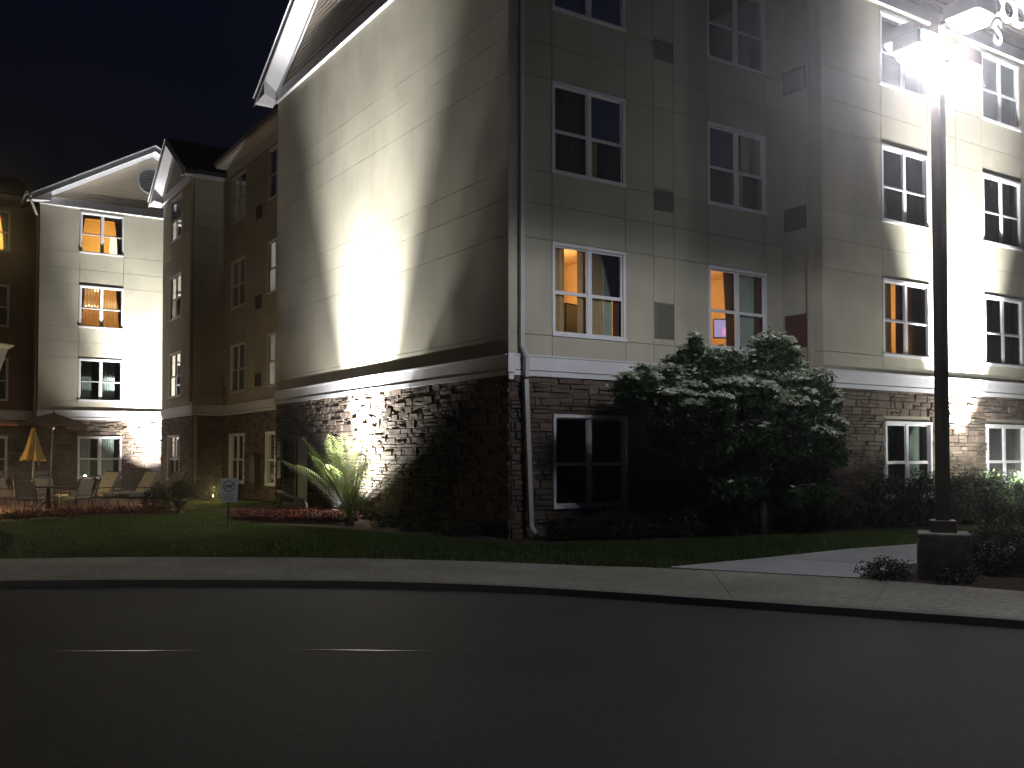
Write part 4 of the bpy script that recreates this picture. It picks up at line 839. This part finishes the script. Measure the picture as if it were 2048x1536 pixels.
for k in range(N):
    t0, t1 = 2 * math.pi * k / N, 2 * math.pi * (k + 1) / N
    rg.q(*[(r * math.cos(t), -.0085, cz + r * math.sin(t)) for r, t in ((.125, t0), (.125, t1), (.098, t1), (.098, t0))])
o = rg.build('ring', 'signgrey', bd); o.matrix_parent_inverse = Matrix()
dg_ = MB(); s_ = .16 / 10
for poly in ([(-4, 1), (3.2, 1), (3.2, 3.1), (-3.6, 3.0)], [(-4, 1), (-3.2, 1), (-3.3, -2.2), (-4.1, -2.2)], [(-2.6, 1), (-1.9, 1), (-2.1, -2.2), (-2.8, -2.2)], [(1.6, 1), (2.4, 1), (2.4, -2.2), (1.7, -2.2)], [(2.5, 1.2), (3.2, 1.2), (3.4, -2.2), (2.7, -2.2)], [(2.4, 3), (3.4, 2), (5.2, 4.6), (3.9, 5.4)], [(4.0, 5.3), (5.0, 3.8), (6.2, 4.0), (6.2, 4.8)], [(3.8, 5.3), (4.5, 5.2), (4.0, 6.1)], [(-3.8, 3), (-3.3, 2.2), (-5.6, 4.6), (-5.8, 4.3)]):
    dg_.q(*[(x * s_ - .005, -.0085, cz - .03 + z * s_) for x, z in poly])
o = dg_.build('dog_emblem', 'signblack', bd); o.matrix_parent_inverse = Matrix()
ln = MB()
for k, (a, b) in enumerate(((-.12, .12), (-.10, .09), (-.13, .12), (-.08, .08))): ln.box(a, b, -.0095, -.0085, pz + .15 - k * .034, pz + .162 - k * .034)
o = ln.build('worn_print', 'signgrey', bd); o.matrix_parent_inverse = Matrix()
sg_.rotation_euler = (0, R_(1.5), R_(-27))
hr = empty('handrail', (-1.2, 7.6, 0), 'short sloping black metal handrail behind the red flowers', 'handrail')
part(MB().tube([(0, 1.25, .60), (0, .95, .58), (0, -.55, .41), (0, -.66, .34), (0, -.68, 0)], .05, 10), 'rail', 'black', hr, smooth=True)
part(MB().box(-.012, .012, -.5, 1.0, .22, .35).tube([(0, 1.0, 0), (0, 1.0, .57)], .024, 8), 'post', 'black', hr)

# ------------------------------------------------------------------ patio
pt_ = empty('patio', (0, 0, 0), kind='structure')
part(MB().q((-12, 11.6, .004), (-2.6, 11.9, .004), (-.9, 13.8, .004), (-.6, 28.5, .004), (-12, 29.8, .004)), 'patio_joint_sand', 'mulch', pt_)
pvm = MB().box(-.145, .145, -.095, .095, .006, .03).build('tmp', 'paver'); pme = pvm.data; bpy.data.objects.remove(pvm)
pv = [(x, y) for j in range(90) for i in range(32) for x, y in [(-11.6 + i * .305 + (j % 2) * .15, 12.05 + j * .2)] if x < -2.7 + min(1.7, (y - 12) * .8) and x > -11 + (y - 12) * .16]
near = sorted(pv, key=lambda p: (p[0] + 9.52) ** 2 + (p[1] + 14.57) ** 2)
for (x, y) in near[:300]: obj('brick', pme, pt_, (x, y, 0), (0, 0, random.uniform(-.01, .01)))
mb = MB()
for (x, y) in near[300:]: mb.box(x - .145, x + .145, y - .095, y + .095, .006, .03 + random.uniform(-.002, .002))
part(mb, 'brickwork', 'paver', pt_)['kind'] = 'stuff'
def umbrella(loc, r, top, m, label, tilt=0, sides=8, drop=.32):
    e = empty('patio_umbrella', loc, label, 'umbrella'); part(MB().tube([(0, 0, 0), (0, 0, top - .02)], .02, 10), 'pole', 'alu', e)
    cm = MB(); rings = []
    for (rr, z) in ((.02, 0), (r * .5, -drop * .42), (r, -drop), (r, -drop - .07)):
        rings.append(len(cm.v)); cm.v += [(rr * math.cos(2 * math.pi * (k + .3) / sides), rr * math.sin(2 * math.pi * (k + .3) / sides), top + z) for k in range(sides)]
    for a in range(3):
        for k in range(sides): cm.f.append((rings[a] + k, rings[a] + (k + 1) % sides, rings[a + 1] + (k + 1) % sides, rings[a + 1] + k))
    part(cm, 'canopy', m, e); part(MB().tube([(0, 0, top - .01), (0, 0, top + .03), (0, 0, top + .10)], [.03, .02, .006], 8), 'finial', 'iron', e)
    for k in range(sides):
        a = 2 * math.pi * (k + .3) / sides; part(MB().tube([(0, 0, top - .45), (r * .5 * math.cos(a), r * .5 * math.sin(a), top - drop * .47)], .008, 5), 'rib', 'alu', e)
    part(MB().lathe((0, 0, 0), [(.001, .07), (.2, .05), (.24, 0)], 20), 'base', 'iron', e); e.rotation_euler = (0, R_(tilt), 0); return e
TX, TY = -5.93, 12.9
umbrella((TX, TY, .0), .88, 2.62, 'umb_brown', 'open dark brown patio umbrella standing through the round table', 2.2)
umbrella((-7.35, 17.6, 0), 1.45, 2.75, 'umb_tan', 'wide open rust umbrella behind at the left edge of the patio', 0)
cu_ = empty('closed_umbrella', (-5.93, 16.1, 0), 'folded yellow patio umbrella hanging closed on its pole', 'umbrella')
part(MB().tube([(0, 0, 0), (0, 0, 2.4)], .02, 10), 'pole', 'alu', cu_); cm = MB(); N = 32; rr = []
for (r0, z, am) in ((.02, 2.38, 0), (.07, 2.2, .1), (.13, 1.9, .22), (.20, 1.6, .3), (.28, 1.36, .36)):
    rr.append(len(cm.v)); cm.v += [(r0 * (1 + am * math.sin(8 * 2 * math.pi * k / N)) * math.cos(2 * math.pi * k / N), r0 * (1 + am * math.sin(8 * 2 * math.pi * k / N)) * math.sin(2 * math.pi * k / N), z + (.03 * math.sin(5 * k) if am > .3 else 0)) for k in range(N)]
for a in range(4):
    for k in range(N): cm.f.append((rr[a] + k, rr[a] + (k + 1) % N, rr[a + 1] + (k + 1) % N, rr[a + 1] + k))
part(cm, 'folded_canopy', 'umb_yellow', cu_, smooth=True); part(MB().lathe((0, 0, 0), [(.001, .07), (.2, .05), (.24, 0)], 20), 'base', 'iron', cu_)
tb_ = empty('patio_table', (TX, TY, 0), 'round wrought iron patio table under the open brown umbrella', 'table')
part(MB().lathe((0, 0, 0), [(.03, .71), (.47, .71), (.485, .695), (.485, .68), (.47, .67), (.03, .67)], 36), 'tabletop', 'iron', tb_)
part(MB().lathe((0, 0, 0), [(.05, .67), (.05, .25), (.09, .2), (.06, .12), (.001, .1)], 16), 'pedestal', 'iron', tb_)
for k in range(4):
    a = math.pi / 4 + k * math.pi / 2; c, s = math.cos(a), math.sin(a); part(MB().tube([(c * .05, s * .05, .3), (c * .2, s * .2, .26), (c * .32, s * .32, .10), (c * .4, s * .4, .02)], .018, 6), 'leg', 'iron', tb_)
def copy_tree(o, parent=None):
    c = o.copy(); COL.objects.link(c); c.parent = parent
    for h in o.children: copy_tree(h, c)
    return c
def armchair():
    e = empty('patio_chair', (0, 0, 0), 'x', 'chair', 'wrought iron chairs round the patio table')
    part(MB().box(-.25, .25, -.24, .24, .40, .47), 'seat_cushion', 'cushion', e, bevel=.02)
    b = part(MB().hexa([(-.24, .20, .48), (.24, .20, .48), (.24, .27, .48), (-.24, .27, .48), (-.22, .34, .88), (.22, .34, .88), (.22, .40, .88), (-.22, .40, .88)]), 'back_cushion', 'cushion', e, bevel=.018)
    for sx in (-1, 1):
        part(MB().tube([(sx * .26, -.24, 0), (sx * .27, -.25, .38), (sx * .29, -.20, .62), (sx * .29, .15, .65), (sx * .27, .28, .60)], .014, 6), 'arm', 'iron', e)
        part(MB().tube([(sx * .26, .30, 0), (sx * .26, .24, .38), (sx * .25, .40, .92)], .014, 6), 'leg', 'iron', e)
    part(MB().tube([(-.25, .40, .92), (0, .42, .97), (.25, .40, .92)], .014, 6).box(-.26, .26, -.25, .25, .375, .395), 'frame', 'iron', e); return e
c0_ = armchair()
for k, (x, y, a, lab) in enumerate([(TX - .75, TY + .5, 60, 'cream cushioned iron chair left of the patio table, nearest the palm'), (TX + .05, TY + 1.0, 0, 'cream cushioned iron chair behind the umbrella pole'), (TX + .85, TY + .25, -80, 'cream cushioned iron chair at the right of the patio table'), (TX - .5, TY - .75, 150, 'cream cushioned iron chair with its back to the lawn, left of the table foot'), (TX + .55, TY - .7, 215, 'cream cushioned iron chair with its back to the lawn, right of the table foot')]):
    o = c0_ if k == 0 else copy_tree(c0_); o.location = (x, y, 0); o.rotation_euler = (0, 0, R_(a)); o['label'] = lab
def chaise(mc='cushion'):
    e = empty('lounge_chair', (0, 0, 0), 'x', 'lounge chair', 'reclining lounge chairs on the patio')
    part(MB().box(-.31, .31, -1.15, .12, .34, .43), 'seat_cushion', mc, e, bevel=.025)
    part(MB().hexa([(-.31, .13, .40), (.31, .13, .40), (.31, .22, .36), (-.31, .22, .36), (-.30, .50, 1.02), (.30, .50, 1.02), (.30, .58, .98), (-.30, .58, .98)]), 'back_cushion', mc, e, bevel=.025)
    part(MB().hexa([(-.28, .40, .78), (.28, .40, .78), (.28, .45, .74), (-.28, .45, .74), (-.28, .47, .97), (.28, .47, .97), (.28, .49, .95), (-.28, .49, .95)]), 'headrest', mc, e, bevel=.01)
    part(MB().box(-.33, -.31, -1.2, .2, .29, .335).box(.31, .33, -1.2, .2, .29, .335).box(-.31, .31, -1.2, -1.17, .29, .335).tube([(-.32, .2, .33), (-.32, .60, 1.02)], .014, 6).tube([(.32, .2, .33), (.32, .60, 1.02)], .014, 6).tube([(-.32, .6, 1.02), (.32, .6, 1.02)], .014, 6), 'frame', 'iron', e)
    for (x, y) in ((-.32, -1.1), (.32, -1.1), (-.32, .15), (.32, .15)):
        part(MB().tube([(x, y, .30), (x, y - .06, .15), (x, y + .02, 0)], .014, 6), 'leg', 'iron', e)
    for sx in (-1, 1): part(MB().tube([(sx * .33, -.35, .33), (sx * .36, -.35, .56), (sx * .36, .1, .58), (sx * .34, .32, .55)], .014, 6), 'arm', 'iron', e)
    return e
l0 = chaise(); l1 = chaise('cushgrey')
for k, (src, x, y, a, lab) in enumerate([(l0, -4.35, 15.2, -62, 'cream lounge chair with raised back in front of the far ground floor window'), (l0, -3.35, 14.9, -70, 'cream lounge chair second from the left, beside the small white light'), (l1, -2.75, 14.3, -75, 'grey lounge chair at the right end of the patio row'), (l1, -5.1, 18.5, 40, 'grey lounge chair further back left of the far window'), (l1, -7.3, 15.4, 120, 'grey lounge chair turned away near the left edge'), (l1, -6.6, 19.0, 10, 'grey lounge chair lying behind the yellow umbrella')]):
    o = src if (k == 0 or k == 2) else copy_tree(src); o.location = (x, y, 0); o.rotation_euler = (0, 0, R_(a)); o['label'] = lab
st_ = empty('side_table', (-3.75, 16.3, 0), 'small glass topped side table between the lounge chairs', 'table')
part(MB().lathe((0, 0, 0), [(.001, .50), (.26, .50), (.27, .48), (.001, .48)], 24), 'tabletop', 'alu', st_)
for k in range(3): a = k * 2.1; part(MB().tube([(.2 * math.cos(a), .2 * math.sin(a), .48), (.12 * math.cos(a), .12 * math.sin(a), .25), (.2 * math.cos(a), .2 * math.sin(a), 0)], .012, 6), 'leg', 'iron', st_)
def pathlight(loc, lab, W_, col, hid=None, r=.055, h=.35, st='floodlens'):
    e = empty('path_light', loc, lab, 'garden light'); part(MB().tube([(0, 0, 0), (0, 0, h)], .015, 8), 'stake', 'black', e)
    part(MB().lathe((0, 0, h), [(.001, 0), (r, .005), (r, .075), (.001, .08)], 14), 'lens', st, e); part(MB().lathe((0, 0, h), [(r * 1.5, .082), (.02, .12), (.001, .125)], 14), 'hood', 'black', e)
    if W_:
        l = bpy.data.lights.new('path_glow', 'POINT'); l.energy = W_; l.color = col; l.shadow_soft_size = .06; o = bpy.data.objects.new('path_glow', l); COL.objects.link(o); o.location = (loc[0], loc[1], loc[2] + h + .22)
pathlight((-2.05, 25.9, 0), 'round white light shining above the lounge chairs', 40, (1, .9, .7), r=.12, h=.35)
pathlight((-2.4, 15.5, 0), 'small white garden light low at the right end of the lounge chairs', 14, (1, .95, .8), r=.05, h=.22)
l = None
pathlight((-8.15, 14.0, 0), 'warm garden light hidden in the palm at the left edge', 260, (1, .72, .38), r=.05, h=.3, st='bulb')
pathlight((-5.0, 24.0, 0), 'warm garden light at the back of the patio', 34, (1, .76, .48), r=.05, h=.3, st='bulb')
pathlight((-.9, 15.6, 0), 'added warm garden light on the lawn edge behind the dog sign', 34, (1, .78, .3), r=.016, h=.2, st='bulb')  # lamp added to brighten the lawn patch, lens kept tiny
# post lantern at the left edge
ln_ = empty('post_lantern', (-7.02, 15, 0), 'pale tapered lantern on a slim post at the left edge', 'lamp post')
part(MB().tube([(0, 0, 0), (0, 0, 3.6)], [.05, .035], 10), 'post', 'iron', ln_); part(MB().lathe((0, 0, 3.6), [(.001, 0), (.10, .02), (.13, .25), (.30, .82), (.46, .93), (.46, .96), (.001, 1.02)], 4), 'lantern_body', 'signwhite', ln_)
for o in list(bpy.data.objects):
    if o.name.startswith('tmp'): bpy.data.objects.remove(o)

# ------------------------------------------------------------------ lens glare imitated by an added, thin even haze round the whole scene
hz = MB().box(-203, 203, -163, 203, -1.2, 17.5).build('glare_haze', 'glass'); hz['kind'] = 'stuff'
hm = bpy.data.materials.new('thin_glare_haze'); hm.use_nodes = True; hn = hm.node_tree; hn.nodes.remove(hn.nodes['Principled BSDF'])
pv_ = hn.nodes.new('ShaderNodeVolumePrincipled'); pv_.inputs['Color'].default_value = (.9, .88, .92, 1); pv_.inputs['Density'].default_value = GLARE_HAZE; pv_.inputs['Anisotropy'].default_value = .9
hn.links.new(pv_.outputs[0], hn.nodes['Material Output'].inputs['Volume']); hz.data.materials.clear(); hz.data.materials.append(hm)
